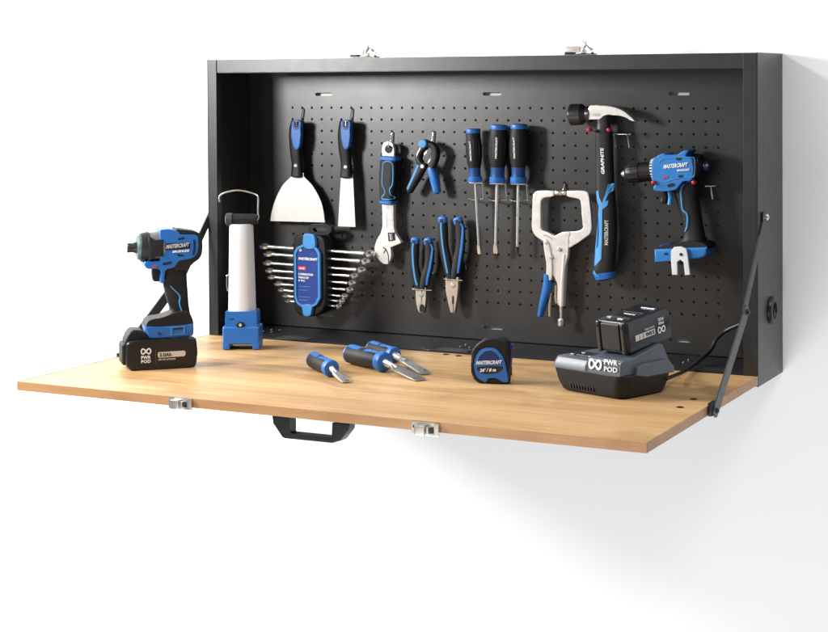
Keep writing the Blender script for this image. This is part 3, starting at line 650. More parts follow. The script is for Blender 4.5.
for u in (558.2, 564.6):
    c = f.at(u, 192.8, y=0); bm = bmesh.new(); lathe(bm, c-Vector((.0065, 0, 0)), c+Vector((.0065, 0, 0)), [(0, .0045), (.25, .0062), (.75, .0062), (1, .0050)], 20); finish('jaw_pad', bm, M_steel, th)
q = px(f, [(543.2, 240), (547.2, 240.4), (550.4, 250), (552, 262), (551.6, 279), (547, 279), (546.2, 262)], -.008)
bm = bmesh.new(); prism(bm, curve_pts(q, n=4), -.0095, .0085, .0012, 2); lv = finish('lever', bm, M_white_steel, th)
bm = bmesh.new(); loft(bm, p3(f, [(548, 274.6), (547.6, 287), (543.4, 303), (540.4, 316)], 0), [.0072, .0092, .0072, .0050], [.0112, .0118, .0110, .009], e=2.8, cap=.4); finish('grip', bm, M_blue, lv)
bm = bmesh.new(); loft(bm, p3(f, [(551.6, 293), (550.4, 306), (550.4, 316)], .002), [.0022, .0034, .0030], [.006]*3, e=3); finish('release_trigger', bm, M_brass, th)
bm = bmesh.new(); loft(bm, p3(f, [(556.8, 285), (556.2, 296), (557, 303)], .004), [.0028, .003, .002], [.006]*3, e=3); finish('link', bm, M_brass, th)
for u, v in ((546.2, 243), (559.2, 249.4), (551.2, 257.5)):
    c = f.at(u, v, y=-.0085); bm = bmesh.new(); lathe(bm, c+Vector((0, .004, 0)), c-Vector((0, .0022, 0)), [(0, .0046), (.6, .0046), (1, .0028)], 18); finish('rivet', bm, M_steel, b_)
bm = bmesh.new(); loft(bm, p3(f, [(565.6, 254), (563.2, 283), (562.4, 306)], .002), [.0042, .0062, .0058], [.0095, .0088, .0085], e=2.6, cap=.1); finish('fixed_handle', bm, M_white_steel, th)
A, B = f.at(561.4, 303, y=.001), f.at(561.4, 326, y=.001); bm = bmesh.new(); lathe(bm, A, B, [(0, .0042), (.35, .0042), (.36, .0036), (.68, .0036), (.70, .0070), (.74, .0078), (.97, .0078), (1, .0070)], 20); finish('adjusting_screw', bm, M_steel, th)
outline_strip('frame_seam', f, [(543.6, 235.2), (548, 236.2), (552.4, 239.4)], -.0062, .0012, M_dark_steel, b_, closed=False, dep=.0004)

# ---------------------------------------------------------------- claw hammer
f = board(604, 280, .036); th = thing('claw_hammer', 'claw hammer with bright steel head and blue trimmed black handle', 'hammer', f)
A, B = f.at(571, 114.6, y=0), f.at(589, 114, y=0); bm = bmesh.new()
lathe(bm, A, B, [(0, .0195), (.02, .0215), (.10, .0222), (.62, .0215), (.72, .0185), (.86, .0150), (.93, .0165), (1.1, .0170)], 32); fc = finish('striking_face', bm, M_dark_steel, th)
q = px(f, [(587.6, 112.8, 1), (592, 105.3, 1), (606.5, 105.2), (617.2, 106.9), (627.5, 111.6), (637.3, 120.9, 1), (635, 121.2, 1), (624.9, 116.4), (611.8, 114.6), (606, 115.8), (602.6, 118.6), (600.6, 119.4, 1), (590.6, 119.4, 1)])
bm = bmesh.new(); prism(bm, curve_pts(q, n=5), -.0135, .0135, .004, 3); hd = finish('claw_head', bm, M_white_steel, th)
bm = bmesh.new(); loft(bm, p3(f, [(603, 116), (603.6, 125), (603.8, 136)]), [.0128, .0130, .0160], [.012, .012, .0125], e=3, cap=.1); finish('neck', bm, M_dark_steel, th)
bm = bmesh.new(); loft(bm, p3(f, [(604, 131), (604.6, 155), (605.2, 185), (607, 210), (608, 235), (606.6, 256), (604.4, 270), (604.6, 276)]), [.0178, .0178, .0185, .0192, .0182, .0186, .0215, .0190], [.0125, .013, .014, .0155, .0155, .0155, .016, .015], e=3, cap=.3); hn = finish('handle', bm, M_rubber, th)
bm = bmesh.new(); loft(bm, p3(f, [(604.4, 273), (605.4, 278.6)]), [.0222, .0190], [.0165, .0150], e=3, sub=4, cap=.25); finish('butt_cap', bm, M_blue, hn)
decal('grip_trim', f, [(592.4, 270.6, 1), (594.2, 270.4, 1), (597.6, 275.4, 1), (604, 277.2, 1), (604, 280, 1), (598, 279.4, 1), (591.8, 272.8, 1)], -.014, hn, M_blue_light, hn, t=.0012)
decal('grip_trim', f, [(592.9, 264.2, 1), (594.6, 266.4, 1), (601.4, 259.2, 1), (602.2, 240, 1), (602.4, 209.6, 1), (607.6, 205.4, 1), (608.4, 200, 1), (604.8, 202.2, 1), (608.4, 193.6, 1), (612.9, 190.4, 1), (613.4, 183.2, 1), (607.6, 184.4, 1), (605.6, 193.6, 1), (602, 203.2, 1), (599.2, 197, 1), (598.2, 190.2, 1), (595.4, 191.6, 1), (596.4, 199, 1), (599, 207, 1), (599.2, 230, 1), (598.7, 256.6, 1)], -.0150, hn, M_blue_light, hn, t=.0010)
ftext('lettering', 'GRAPHITE', f, (604.6, 174), (603.6, 147.6), (601.2, 174), -.0141, M_white, hn, t=.0004, bold=.03, shear=.15)
ftext('lettering', 'MASTERCRAFT', f, (608.2, 245), (608.4, 220), (604.4, 245), -.0163, M_silverprint, hn, t=.0005, bold=.02)
c1 = [f.at(u, v, y=-.0138) for u, v in ((592.8, 116.2), (600.4, 116.2), (592.8, 113.2))]; text('stamp', 'FORGED', *c1, M_silverprint, hd, t=.0003)

# ---------------------------------------------------------------- cordless drill
f = board(686, 261, .046); th = thing('cordless_drill', 'blue cordless drill without battery hanging nose left', 'drill', f)
q = px(f, [(657.3, 158.4), (661, 156), (666.8, 152.8), (672, 154.2), (681.4, 153.8), (686, 151), (690.7, 149.4, 1), (692.8, 150.2, 1), (690, 155), (694.7, 156.8), (697.6, 161), (697.8, 170), (697.2, 177), (694, 180.2), (688, 180.6), (684.4, 184), (680, 189), (672, 190), (660.8, 190.4), (657.6, 188), (659.2, 183.6), (656.6, 180), (656, 169)])
bm = bmesh.new(); prism(bm, curve_pts(q, n=4), -.028, .028, .0085, 4); hs = finish('housing', bm, M_blue_tool, th)
bm = bmesh.new(); A, B = f.at(693, 166.4, y=0), f.at(704, 167, y=0); lathe(bm, A, B, [(0, .0255), (.35, .0262), (.75, .0250), (1, .0185)], 32); finish('motor_cap', bm, M_rubber, th)
bm = bmesh.new(); A, B = f.at(702, 165.6, y=.004), f.at(709.6, 165.8, y=.004); lathe(bm, A, B, [(0, .012), (.8, .0118), (1, .0100)], 24, phase=.2); kb = finish('rear_cap', bm, M_blue_dark, th)
text('cap_mark', '18', *[f.at(u, v, y=-.0085) for u, v in ((703.4, 166.2), (708.4, 166.2), (703.4, 164.2))], M_silverprint, kb, t=.0006)
A, B = f.at(621.4, 174.4, y=0), f.at(657, 170.2, y=0)
bm = bmesh.new(); lathe(bm, A, B, [(.12, .0105), (.16, .0155), (.22, .0186), (.34, .0198), (.54, .0200), (.55, .0188), (.57, .0188), (.58, .0198), (.88, .0195), (.9, .016)], 36); ck = finish('chuck', bm, M_black, th)
x, y, d = basis(B-A); L = (B-A).length
for k in range(14):
    an = 2*PI*k/14; v_ = x*math.cos(an)+y*math.sin(an); bm = bmesh.new(); tube(bm, [A+d*(L*t_)+v_*(r_) for t_, r_ in ((.24, .0182), (.34, .0196), (.52, .0198))], .0011, 6); finish('chuck_rib', bm, M_rubber, ck)
bm = bmesh.new(); lathe(bm, A, B, [(0, .0035), (.04, .0062), (.13, .0095)], 20); finish('chuck_nose', bm, M_steel, ck)
bm = bmesh.new(); lathe(bm, A, B, [(.86, .0205), (.88, .0222), (.985, .0226), (1.0, .0215)], 36); cr = finish('clutch_ring', bm, M_black, th)
bm = bmesh.new()
for k in range(24):
    an = 2*PI*k/24; v_ = x*math.cos(an)+y*math.sin(an); c = A+d*(L*.935)+v_*.0222
    box(bm, c, (.0050, .0026, .0030), .0004, Matrix(((d.x, v_.x, d.cross(v_).x, 0), (d.y, v_.y, d.cross(v_).y, 0), (d.z, v_.z, d.cross(v_).z, 0), (0, 0, 0, 1))))
finish('clutch_numbers', bm, M_white, cr)
bm = bmesh.new(); loft(bm, p3(f, [(685, 184), (688.6, 203), (692.4, 220), (694.6, 236), (694, 245)]), [.027, .0215, .0190, .0205, .030], [.0175, .0165, .0160, .017, .021], e=2.8, cap=.1); gp = finish('grip', bm, M_rubber, th)
q = px(f, [(659.6, 248), (661, 246.6), (666.9, 244.6), (674, 244), (690, 240), (705, 241), (711.2, 244.4), (711.8, 248)]); bm = bmesh.new(); prism(bm, curve_pts(q, n=3), -.030, .030, .006, 3); finish('foot_pad', bm, M_rubber, th)
q = px(f, [(659.4, 247.6, 1), (711.6, 245.4, 1), (711.8, 252), (709.6, 255.4), (703, 257), (659.6, 261, 1)]); bm = bmesh.new(); prism(bm, curve_pts(q, n=3), -.033, .033, .007, 3); ft = finish('battery_foot', bm, M_blue_tool, th)
bm = bmesh.new(); prism(bm, curve_pts(px(f, [(659.6, 246.6), (663, 244.2), (669, 243.2), (671, 245.4)], -.012)), -.012, .012, .002, 2); finish('lamp_button', bm, M_blue_dark, ft)
q = px(f, [(661.4, 190.6), (666.4, 190.6), (667.2, 197), (666.4, 203.4), (661.6, 202.4), (662.8, 197)]); bm = bmesh.new(); prism(bm, curve_pts(q, n=4), -.008, .008, .002, 2); finish('trigger', bm, M_black, th)
outline_strip('trigger_guard', f, [(669, 189.4), (670.4, 197), (669.6, 204.6)], -.0150, .0085, M_blue_light, gp, closed=False, dep=.006)
outline_strip('grip_line', f, [(690.6, 180.6), (683.6, 184.6), (680.8, 190.4), (681.4, 200), (682.4, 209.6), (686.6, 214), (687.4, 221), (686.6, 227.6), (684.4, 232)], -.0185, .0048, M_blue_light, gp, closed=False, dep=.003, on=gp)
outline_strip('housing_line', f, [(659, 163.4), (664, 158.6), (690.4, 157.2), (694.4, 159.4), (695, 168), (694, 176), (689, 177.4), (676, 178.4), (666, 181.6), (659.6, 180)], -.0282, .0016, M_blue_light, hs, closed=False, dep=.0012)
for pts in ([(675.6, 158), (677, 157), (680.4, 157.4), (681.4, 158.6), (679.8, 160.2), (676.8, 160)], [(678.6, 175.6), (682, 175), (682.8, 177), (679.4, 178.2)], [(691.6, 160.4), (694.6, 162), (695.6, 168), (694.8, 173), (692.8, 174.2), (693, 168)], [(667.6, 184.6), (673, 183), (674.6, 185.4), (668.4, 187.2)]):
    bm = bmesh.new(); prism(bm, curve_pts(px(f, pts, -.0286), n=3), -.0289, -.02, 0); finish('vent', bm, M_rubber, hs)
ftext('lettering', 'MASTERCRAFT', f, (663.2, 168.8), (687.6, 166.4), (663.6, 164.6), -.0290, M_white, hs, t=.0005, bold=.03, shear=.25)
ftext('lettering', 'BRUSHLESS', f, (677, 171.4), (689.4, 170.4), (677, 169.4), -.0290, M_white, hs, t=.0005, bold=.03, shear=.2)
ftext('voltage_mark', '20V', f, (662.6, 179), (667.6, 178.4), (662.8, 176.2), -.0289, M_redprint, hs, t=.0004, bold=.03)
ftext('foot_mark', 'BL', f, (664.4, 255.2), (669, 255), (664.4, 252.6), -.0332, M_blue_dark, ft, t=.0004, bold=.03)
bm = bmesh.new()
o_ = px(f, [(672.6, 274.6), (671.4, 260), (671.6, 251), (674.6, 246.8), (681, 246.2), (686.6, 248.4), (688, 254), (690.6, 274.6), (685.4, 275), (684, 262), (680.6, 259.6), (677.6, 262), (678, 274.8)], -.036)
prism(bm, [Vector(p) for p in o_], -.0400, -.0345, .0012, 2); cl = finish('belt_clip', bm, M_clip, th)
bm = bmesh.new(); c = f.at(681, 254.4, y=-.0402); lathe(bm, c+Vector((0, .002, 0)), c-Vector((0, .0012, 0)), [(0, .0034), (1, .0030)], 16); finish('clip_screw', bm, M_dark_steel, cl)

# ---------------------------------------------------------------- wrench rack with nine wrenches
f = board(308, 316, .050); th = thing('wrench_rack', 'black rack with clear blue cover gripping a stack of wrenches', 'rack', f)
q = px(f, [(295.8, 240), (298, 235.6), (304, 234.4), (318, 234.6), (325, 237.6), (326.6, 244), (327.6, 272), (327.6, 300), (325, 310), (316, 315.6), (305, 315.6), (298.6, 311.6), (296.2, 303), (295.4, 270)])
bm = bmesh.new(); prism(bm, curve_pts(q, n=4), -.010, .030, .004, 3); rb = finish('rack_body', bm, M_rubber, th)
bm = bmesh.new(); A = f.at(310, 229, y=.006); B = f.at(332, 228, y=.006)
q = px(f, [(309, 228), (312, 224.4), (328, 223.6), (333, 226), (333.4, 231), (330, 234.6), (326, 235.4), (312, 234)], .004); i_ = px(f, [(314.5, 228.6), (316, 227.6), (325, 227), (328.6, 227.8), (328.8, 230), (326.6, 231.4), (324, 231.8), (316, 231.6)], .004)
ring_prism(bm, q, i_, -.004, .010, .001); finish('hanger_loop', bm, M_rubber, rb)
out = [(303.2, 244.4), (314.6, 245.2), (318.6, 249), (320.8, 253), (321.2, 298), (317.8, 304.6), (312, 308), (302, 306.8), (297.6, 303.4), (295.2, 298), (294.8, 252), (297.6, 247)]
bm = bmesh.new(); o_ = [Vector(p) for p in px(f, out, -.014)]; prism(bm, o_, -.0155, -.009, .0012, 2); cv = finish('cover', bm, M_label_blue, th)
cc = sum(o_, Vector((0, 0)))/len(o_); i_ = [Vector((cc.x+(p.x-cc.x)*.84, cc.y+(p.y-cc.y)*.935)) for p in o_]; bm = bmesh.new(); ring_prism(bm, o_, i_, -.0185, -.0120, .001); finish('cover_rim', bm, M_blue_light, cv)
for pts in ([(303.6, 235), (308.6, 234), (314.2, 236), (314.6, 248), (304, 247.2)], [(302.6, 304.8), (311.6, 305.4), (311.4, 312), (309.8, 316), (304, 315.6), (302.8, 311)]):
    bm = bmesh.new(); prism(bm, curve_pts(px(f, pts, -.018)), -.0195, -.008, .0015, 2); finish('clasp', bm, M_blue_light, cv)
y_ = -.0156
def bar_px(pts, m_, nm, y=y_): bm = bmesh.new(); prism(bm, [Vector(p) for p in px(f, pts, y)], y-.0004, y+.001, 0); finish(nm, bm, m_, cv)
ftext('lettering', 'MASTERCRAFT', f, (298.4, 259.6), (317.6, 260.9), (298.4, 257), y_, M_white, cv, t=.0005, bold=.04, shear=.2)
bar_px([(298, 266.2), (306, 266.7), (306, 270.1), (298, 269.6)], M_redprint, 'red_badge')
ftext('lettering', 'SAE', f, (299.4, 269), (304.6, 269.3), (299.4, 267.2), y_-.0004, M_white, cv, t=.0004)
ftext('lettering', 'COMBINATION', f, (298.4, 275), (313, 276), (298.4, 272.8), y_, M_white, cv, t=.0005, bold=.03)
ftext('lettering', 'WRENCH SET', f, (298.4, 278.2), (309, 279), (298.4, 276.2), y_, M_white, cv, t=.0005, bold=.03)
ftext('lettering', '9 PC', f, (298.4, 281.4), (305, 281.8), (298.4, 279.4), y_, M_white, cv, t=.0005, bold=.03)
for k, v in enumerate((286, 289.6, 296.4, 299.6)):
    bar_px([(299, v), (299+11-3*(k % 2), v+.6), (299+11-3*(k % 2), v+1.1), (299, v+.5)], M_blue_light, 'fine_print')
p = f.at(300.4, 250, y=y_); bm = bmesh.new(); ring_prism(bm, circ((p.x, p.z), .0030, 16), circ((p.x, p.z), .0016, 16), y_-.0008, y_+.001); finish('lock_mark', bm, M_white, cv)
left = [(264.6, 246.2), (268.6, 253.8), (268, 262.8), (270, 270.4), (272, 277), (278.4, 283.8), (281.8, 289.9), (285.8, 295.8), (288.6, 301)]
right = [(370.4, 253.6), (366, 261.4), (362, 270), (355, 276), (352.4, 283.2), (350, 289.8), (345, 296.3), (342, 301.3), (338.8, 306.4)]
nth = ['longest combination wrench, topmost in the blue rack', 'second longest combination wrench, just under the top one', 'third combination wrench from the top of the rack', 'fourth combination wrench from the top of the rack', 'middle combination wrench, fifth of the nine', 'sixth combination wrench from the top of the rack', 'third shortest combination wrench in the rack', 'second shortest combination wrench, above the bottom one', 'shortest combination wrench, lowest in the blue rack']
for k in range(9):
    fw_ = board((left[k][0]+right[k][0])/2, (left[k][1]+right[k][1])/2, .040)
    A = fw_.at(*left[k], y=0); B = fw_.at(*right[k], y=0); s_ = 1.12-.055*k; r_ = .0072*s_
    bm = bmesh.new(); b2 = bmesh.new()
    # shaft: flat oval bar, both ends lie level like the stack in the rack
    d = (B-A).normalized(); L = (B-A).length
    loft(bm, [A+d*(r_*1.6), A.lerp(B, .2), A.lerp(B, .5), A.lerp(B, .8), B-d*(r_*1.8)], [.0034*s_, .0028*s_, .0027*s_, .0028*s_, .0036*s_], [.0058*s_, .0046*s_, .0044*s_, .0048*s_, .0066*s_], e=2.4, sub=3, cap=.3)
    # ring end on the right, tipped forward so that its face shows
    c = B; nrm = Vector((.25, -.42, .87)).normalized(); x, y, z = basis(nrm); rr = []
    for (rad, h_) in ((r_*1.25, -.0030), (r_*1.32, 0), (r_*1.25, .0032), (r_*.80, .0036), (r_*.74, 0), (r_*.80, -.0034)):
        rr.append([c+x*(rad*math.cos(2*PI*i/24))+y*(rad*math.sin(2*PI*i/24))+z*h_ for i in range(24)])
    rings(bm, rr, loop=True)
    # open end on the left
    oo = [(.55, -.50), (.9, -1.0), (.2, -1.25), (-.7, -1.2), (-1.35, -.75), (-1.25, -.42), (-.5, -.48), (-.1, -.3), (-.1, .3), (-.5, .48), (-1.25, .42), (-1.35, .75), (-.7, 1.2), (.2, 1.25), (.9, 1.0), (.55, .5)]
    q = [Vector((p[0]*r_, p[1]*r_*.95)) for p in [(1.4, -.45), (.8, -1.0), (.1, -1.25), (-.8, -1.2), (-1.5, -.72), (-1.4, -.42), (-.6, -.45), (-.2, -.28), (-.2, .28), (-.6, .45), (-1.4, .42), (-1.5, .72), (-.8, 1.2), (.1, 1.25), (.8, 1.0), (1.4, .45)]]
    prism(b2, q, -.0026*s_, .0026*s_, .0007, 2)
    Mx = Matrix.Translation(A) @ Matrix.Rotation(R(-68), 4, 'X') @ Matrix.Rotation(R(12), 4, 'Y'); merge(bm, b2, Mx)
    o = finish('combination_wrench', bm, M_wrench, None); o.location = fw_.o; tag(o, nth[k], 'wrench', 'combination wrenches stacked in the blue rack')

# ---------------------------------------------------------------- lantern on the worktop
w0 = G.at(222, 350, z=0); f = F(w0, R(25)); DZ = .062
th = thing('work_lantern', 'upright white tube work lantern with blue base and raised wire handle', 'lantern', f)
yc = .031
bm = bmesh.new(); box(bm, (.0390, yc, .0290), (.0765, .060, .0375), .004, seg=3)
for x in (.0082, .0698): box(bm, (x, yc, .0085), (.0150, .0605, .017), .0025)
bs = finish('base', bm, M_blue, th)
bm = bmesh.new(); prism(bm, curve_pts([(.0068, .044, 1), (.0060, .060), (.0072, .077), (.0085, .0785), (.0700, .0785), (.0712, .077), (.0722, .060), (.0715, .044, 1)], n=4), .004, .058, .006, 3); ub = finish('upper_base', bm, M_blue, bs)
p = f.at(240.5, 325, y=.004); bm = bmesh.new(); lathe(bm, (p.x, .006, p.z), (p.x, .0010, p.z), [(0, .0095), (.75, .0088), (1, .0065)], 24, flat=.75); bt = finish('button', bm, M_rubber, bs)
bm = bmesh.new(); lathe(bm, (p.x, .002, p.z), (p.x, 0, p.z), [(0, .0036), (1, .0030)], 16); finish('button_mark', bm, M_silverprint, bt)
p = f.at(231.8, 319, y=.004); bm = bmesh.new(); box(bm, (p.x, .0037, p.z), (.009, .0012, .0024), .0004); finish('base_slot', bm, M_blue_dark, bs)
bm = bmesh.new(); lathe(bm, (.0385, yc, .077), (.0378, yc, .258), [(0, .0285), (.02, .0288), (.5, .0268), (.97, .0248), (1, .024)], 48, flat=.9); tb = finish('light_tube', bm, M_lens, th)
bm = bmesh.new(); tube(bm, smooth3([(.0145, .012, .120), (.0098, .010, .124), (.0095, .010, .150), (.0145, .012, .156)], 4), .0009, 8); finish('tube_hook', bm, M_chrome, tb)
bm = bmesh.new(); lathe(bm, (.0065, yc-.004, .2675), (.0720, yc-.004, .2675), [(0, .0085), (.02, .0125), (.22, .0130), (.23, .0118), (.90, .0118), (1, .0095)], 32); cp = finish('top_cap', bm, M_rubber, th)
bm = bmesh.new(); lathe(bm, (.0060, yc-.004, .2675), (.0210, yc-.004, .2675), [(0, .0090), (.1, .0130), (.9, .0135), (1, .012)], 32); finish('end_collar', bm, M_arm, cp)
bm = bmesh.new(); P = p3(f, [(219.6, 202), (219.3, 196.6), (223.5, 193.2), (232, 190.9), (240, 190.3), (249.2, 192.1), (256.6, 195.1), (258.2, 199.4), (257.9, 212), (258.6, 217.6), (256.6, 220)], yc-.004); tube(bm, smooth3(P, 4), .00165, 10); finish('wire_handle', bm, M_steel, th)

# ---------------------------------------------------------------- battery pack builder (used on the impact driver and on the charger)
def link_logo(name, c, ax, up, s, parent, m_, t_=.0006):
    """two linked round lobes crossing in the middle"""
    n_ = Vector(ax).cross(Vector(up)).normalized(); ax, up = Vector(ax), Vector(up); P = []
    for k in range(40):
        a = 2*PI*k/40; x = s*1.0*math.sin(a); z = s*.95*math.sin(a)*math.cos(a)
        x = s*1.08*math.sin(a)*(1-.10*math.cos(2*a)); P.append(Vector(c)+ax*x+up*(z*1.35)+n_*t_*(1 if k < 20 else 1.3))
    bm = bmesh.new(); tube(bm, P, s*.20, 6, loop=True)
    for v in bm.verts:
        dn = (v.co-Vector(c)).dot(n_); v.co -= n_*(dn*(1-.12))
        v.co += n_*t_*.3
    return finish(name, bm, m_, parent)

# ---------------------------------------------------------------- impact driver
w0 = G.at(131, 371, z=0); f = F(w0, R(44)); YC = .036
th = thing('impact_driver', 'blue and black impact driver standing on its battery on the worktop', 'impact driver', f)
def dshape(name, pts, y, half, m_, par, bev=.003, seg=3, n=4):
    """outline traced on the face nearest the viewer; the body reaches as far behind the tool's mid plane"""
    bm = bmesh.new(); prism(bm, curve_pts(px(f, pts, y), n=n), y, 2*YC-y, bev, seg); return finish(name, bm, m_, par, 40)
bt = dshape('battery_pack', [(126.8, 346), (131.5, 341.6), (150, 340), (185, 337.8), (194, 337.6), (196.8, 341), (197.4, 352), (197, 362), (193.8, 367.2), (160, 370), (134, 372), (129, 369), (126, 364)], 0, None, M_black, th, .0055, 4)
bm = bmesh.new(); q = px(f, [(126, 346), (130.5, 331.5), (141, 330.4), (146, 334), (151.5, 340.5)], .012); prism(bm, curve_pts(q, n=3), .012, 2*YC-.012, .004, 3); finish('release_hump', bm, M_rubber, bt)
bm = bmesh.new(); box(bm, (-.0085, YC, .030), (.014, .052, .042), .005, seg=3); finish('end_bumper', bm, M_rubber, bt)
A_ = f.at(131, 371, y=0)
def pt(u, v, y=0.0): return f.at(u, v, y=y)
link_logo('logo', pt(146, 351.4, -.0002), (1, 0, 0), (0, 0, 1), .0075, bt, M_white)
text('lettering', 'PWR', pt(141.2, 359.6), pt(150.8, 359), pt(141.2, 356), M_white, bt, t=.0006, bold=.03)
text('lettering', 'POD', pt(141.2, 363.4), pt(150.8, 362.8), pt(141.2, 360.2), M_white, bt, t=.0006, bold=.03)
bm = bmesh.new(); q = px(f, [(155.6, 363), (155.6, 349), (155.9, 349), (155.9, 363)], 0); prism(bm, [Vector(p) for p in q], -.0005, .001); finish('divider', bm, M_gray, bt)
bm = bmesh.new(); q = px(f, [(157.8, 353.8), (158.6, 352.2), (184.4, 350.6), (185.6, 352), (185.4, 355), (184.2, 356.2), (159, 357.8), (157.8, 356.6)], 0); prism(bm, [Vector(p) for p in q], -.0006, .001); bd = finish('charge_badge', bm, M_silverprint, bt)
text('lettering', '5.0Ah', pt(159.6, 357, -.0007), pt(171.4, 356.2, -.0007), pt(159.6, 353.2, -.0007), M_screen, bd, t=.0004, bold=.03)
text('fine_print', '100 Wh LITHIUM', pt(158.4, 360.6), pt(175.4, 359.6), pt(158.4, 358.9), M_silverprint, bt, t=.0004)
ft = dshape('battery_foot', [(145.8, 326.8, 1), (170, 326.4), (193.6, 323.8, 1), (193.8, 333), (191.4, 335.9), (152, 339), (147.6, 334)], .006, None, M_blue, th, .003)
dshape('foot_pad', [(145.6, 327.2, 1), (148, 321.4), (154, 319), (162, 317.6), (178, 312), (188.6, 312), (192.8, 319.6), (193.8, 324.2, 1), (170, 326.8)], .008, None, M_rubber, th, .004)
bm = bmesh.new(); q = px(f, [(170.6, 327.4), (184.6, 326.2), (184.6, 334.4), (170.6, 335.6)], .005); o_ = [Vector(p) for p in q]; cc = sum(o_, Vector((0, 0)))/4; ring_prism(bm, o_, [cc+(p-cc)*.82 for p in o_], .0046, .0075); finish('foot_frame', bm, M_blue_light, ft)
bm = bmesh.new(); prism(bm, [Vector(p) for p in px(f, [(173.6, 328.4), (184, 327.4), (184, 328.8), (173.6, 329.8)], .005)], .0050, .0075); finish('foot_slot', bm, M_screen, ft)
text('foot_mark', 'BL', pt(158, 335, .0057), pt(162, 334.8, .0057), pt(158, 332.4, .0057), M_blue_dark, ft, t=.0004)
bm = bmesh.new(); loft(bm, [Vector((p.x, YC, p.z)) for p in [f.at(u, v, y=YC-.018) for u, v in ((174.6, 268), (176.4, 284), (178.6, 298), (180.6, 309), (180, 318))]], [.0255, .0235, .0212, .0190, .0250], [.0165, .0168, .0168, .0168, .019], e=2.8, cap=.1); gp = finish('grip', bm, M_rubber, th)
yb = YC-.0175
outline_strip('grip_line', f, [(170.4, 286), (173.6, 289.4), (179.8, 296), (179.4, 303), (181.8, 311)], yb, .0034, M_blue_light, gp, closed=False, dep=.003, on=gp)
hs = dshape('housing', [(160.2, 229.9, 1), (170, 229.2), (178.2, 231.4), (181, 234.4), (195.6, 235), (198.4, 239), (198.2, 250), (195.8, 255.4), (190.3, 258.8), (179.5, 261), (174, 267.4), (166.4, 269.6), (164.6, 276), (164.4, 281.8), (160.8, 283.8, 1), (160.4, 270), (148, 269), (144.6, 264.7), (145.4, 261.8, 1), (160, 261, 1)], YC-.029, None, M_blue_driver, th, .006, 4)
dshape('back_shell', [(176, 230.2), (180, 229.4), (195, 231.4), (199.5, 233.4), (202.4, 239), (202.4, 252), (199.6, 258.6), (194, 263), (186.4, 269.4), (176, 270), (172, 262), (178, 245)], YC-.0265, None, M_rubber, th, .008, 4)
A = Vector((f.at(140, 247.4, y=YC).x, YC, f.at(140, 247.4, y=YC).z)); B = Vector((f.at(161, 246, y=YC).x, YC, f.at(161, 246, y=YC).z)); B.z = A.z
L = (B-A).length
bm = bmesh.new(); lathe(bm, A, B, [(.0, .0250), (.25, .0285), (1.1, .0305)], 36); nz = finish('gear_case', bm, M_warmmetal, th)
bm = bmesh.new(); lathe(bm, A, B, [(-.04, .0235), (.02, .0275), (.30, .0298), (.42, .0296)], 36); finish('nose_boot', bm, M_rubber, nz)
bm = bmesh.new(); q = [(A.x+L*.30, A.z-.024), (A.x+L*.30, A.z+.024), (A.x+L*.42, A.z+.022), (A.x+L*.62, A.z+.0165), (A.x+L*1.02, A.z+.0165), (A.x+L*1.02, A.z-.0160), (A.x+L*.66, A.z-.0160), (A.x+L*.45, A.z-.022)]; prism(bm, [Vector(p) for p in q], YC-.0312, YC+.0312, .003, 2); finish('side_boot', bm, M_rubber, nz)
bm = bmesh.new(); lathe(bm, A, B, [(-.17, .0195), (-.14, .0226), (-.05, .0250), (.0, .0250)], 36); finish('nose_ring', bm, M_teal, nz)
bm = bmesh.new(); lathe(bm, A, B, [(-.62, .0086), (-.60, .0096), (-.30, .0096), (-.29, .0108), (-.18, .0112)], 28); ch = finish('bit_holder', bm, M_dark_steel, nz)
dshape('trigger', [(152.6, 268.8), (160.4, 268.8), (160.4, 280.6), (158, 281.6), (153.6, 281.2), (152.2, 276)], YC-.008, None, M_black, th, .002)
yh = YC-.0293
for pts in ([(178, 238.6), (184, 237), (184.4, 238.6), (179.4, 240)], [(177.6, 254), (183.6, 255), (183.4, 256.4), (178, 256)], [(162.6, 263.4), (171.4, 261.6), (171, 263.6), (163.6, 265.2)], [(193.4, 239.6), (195.2, 240.6), (195.6, 247), (194.8, 253.4), (192.6, 255), (193.6, 247)]):
    bm = bmesh.new(); prism(bm, curve_pts(px(f, pts, yh), n=3), yh-.0003, yh+.004, 0); finish('vent', bm, M_screen, hs)
bm = bmesh.new(); q = px(f, [(165.4, 243.6), (190, 242.6), (190, 248.4), (165.4, 250.4)], yh); prism(bm, [Vector(p) for p in q], yh-.0006, yh+.001, 0); bd = finish('name_plate', bm, M_screen, hs)
text('lettering', 'MASTERCRAFT', pt(166, 248.9, yh-.0006), pt(189.2, 246.5, yh-.0006), pt(166.2, 244.8, yh-.0006), M_silverprint, bd, t=.0005, bold=.03, shear=.25)
text('lettering', 'BRUSHLESS', pt(172.4, 252.9, yh), pt(189.4, 251.6, yh), pt(172.4, 250.6, yh), M_white, hs, t=.0005, shear=.2)
text('voltage_mark', '20V', pt(152, 268, yh), pt(157, 267.4, yh), pt(152, 265.4, yh), M_redprint, hs, t=.0005)

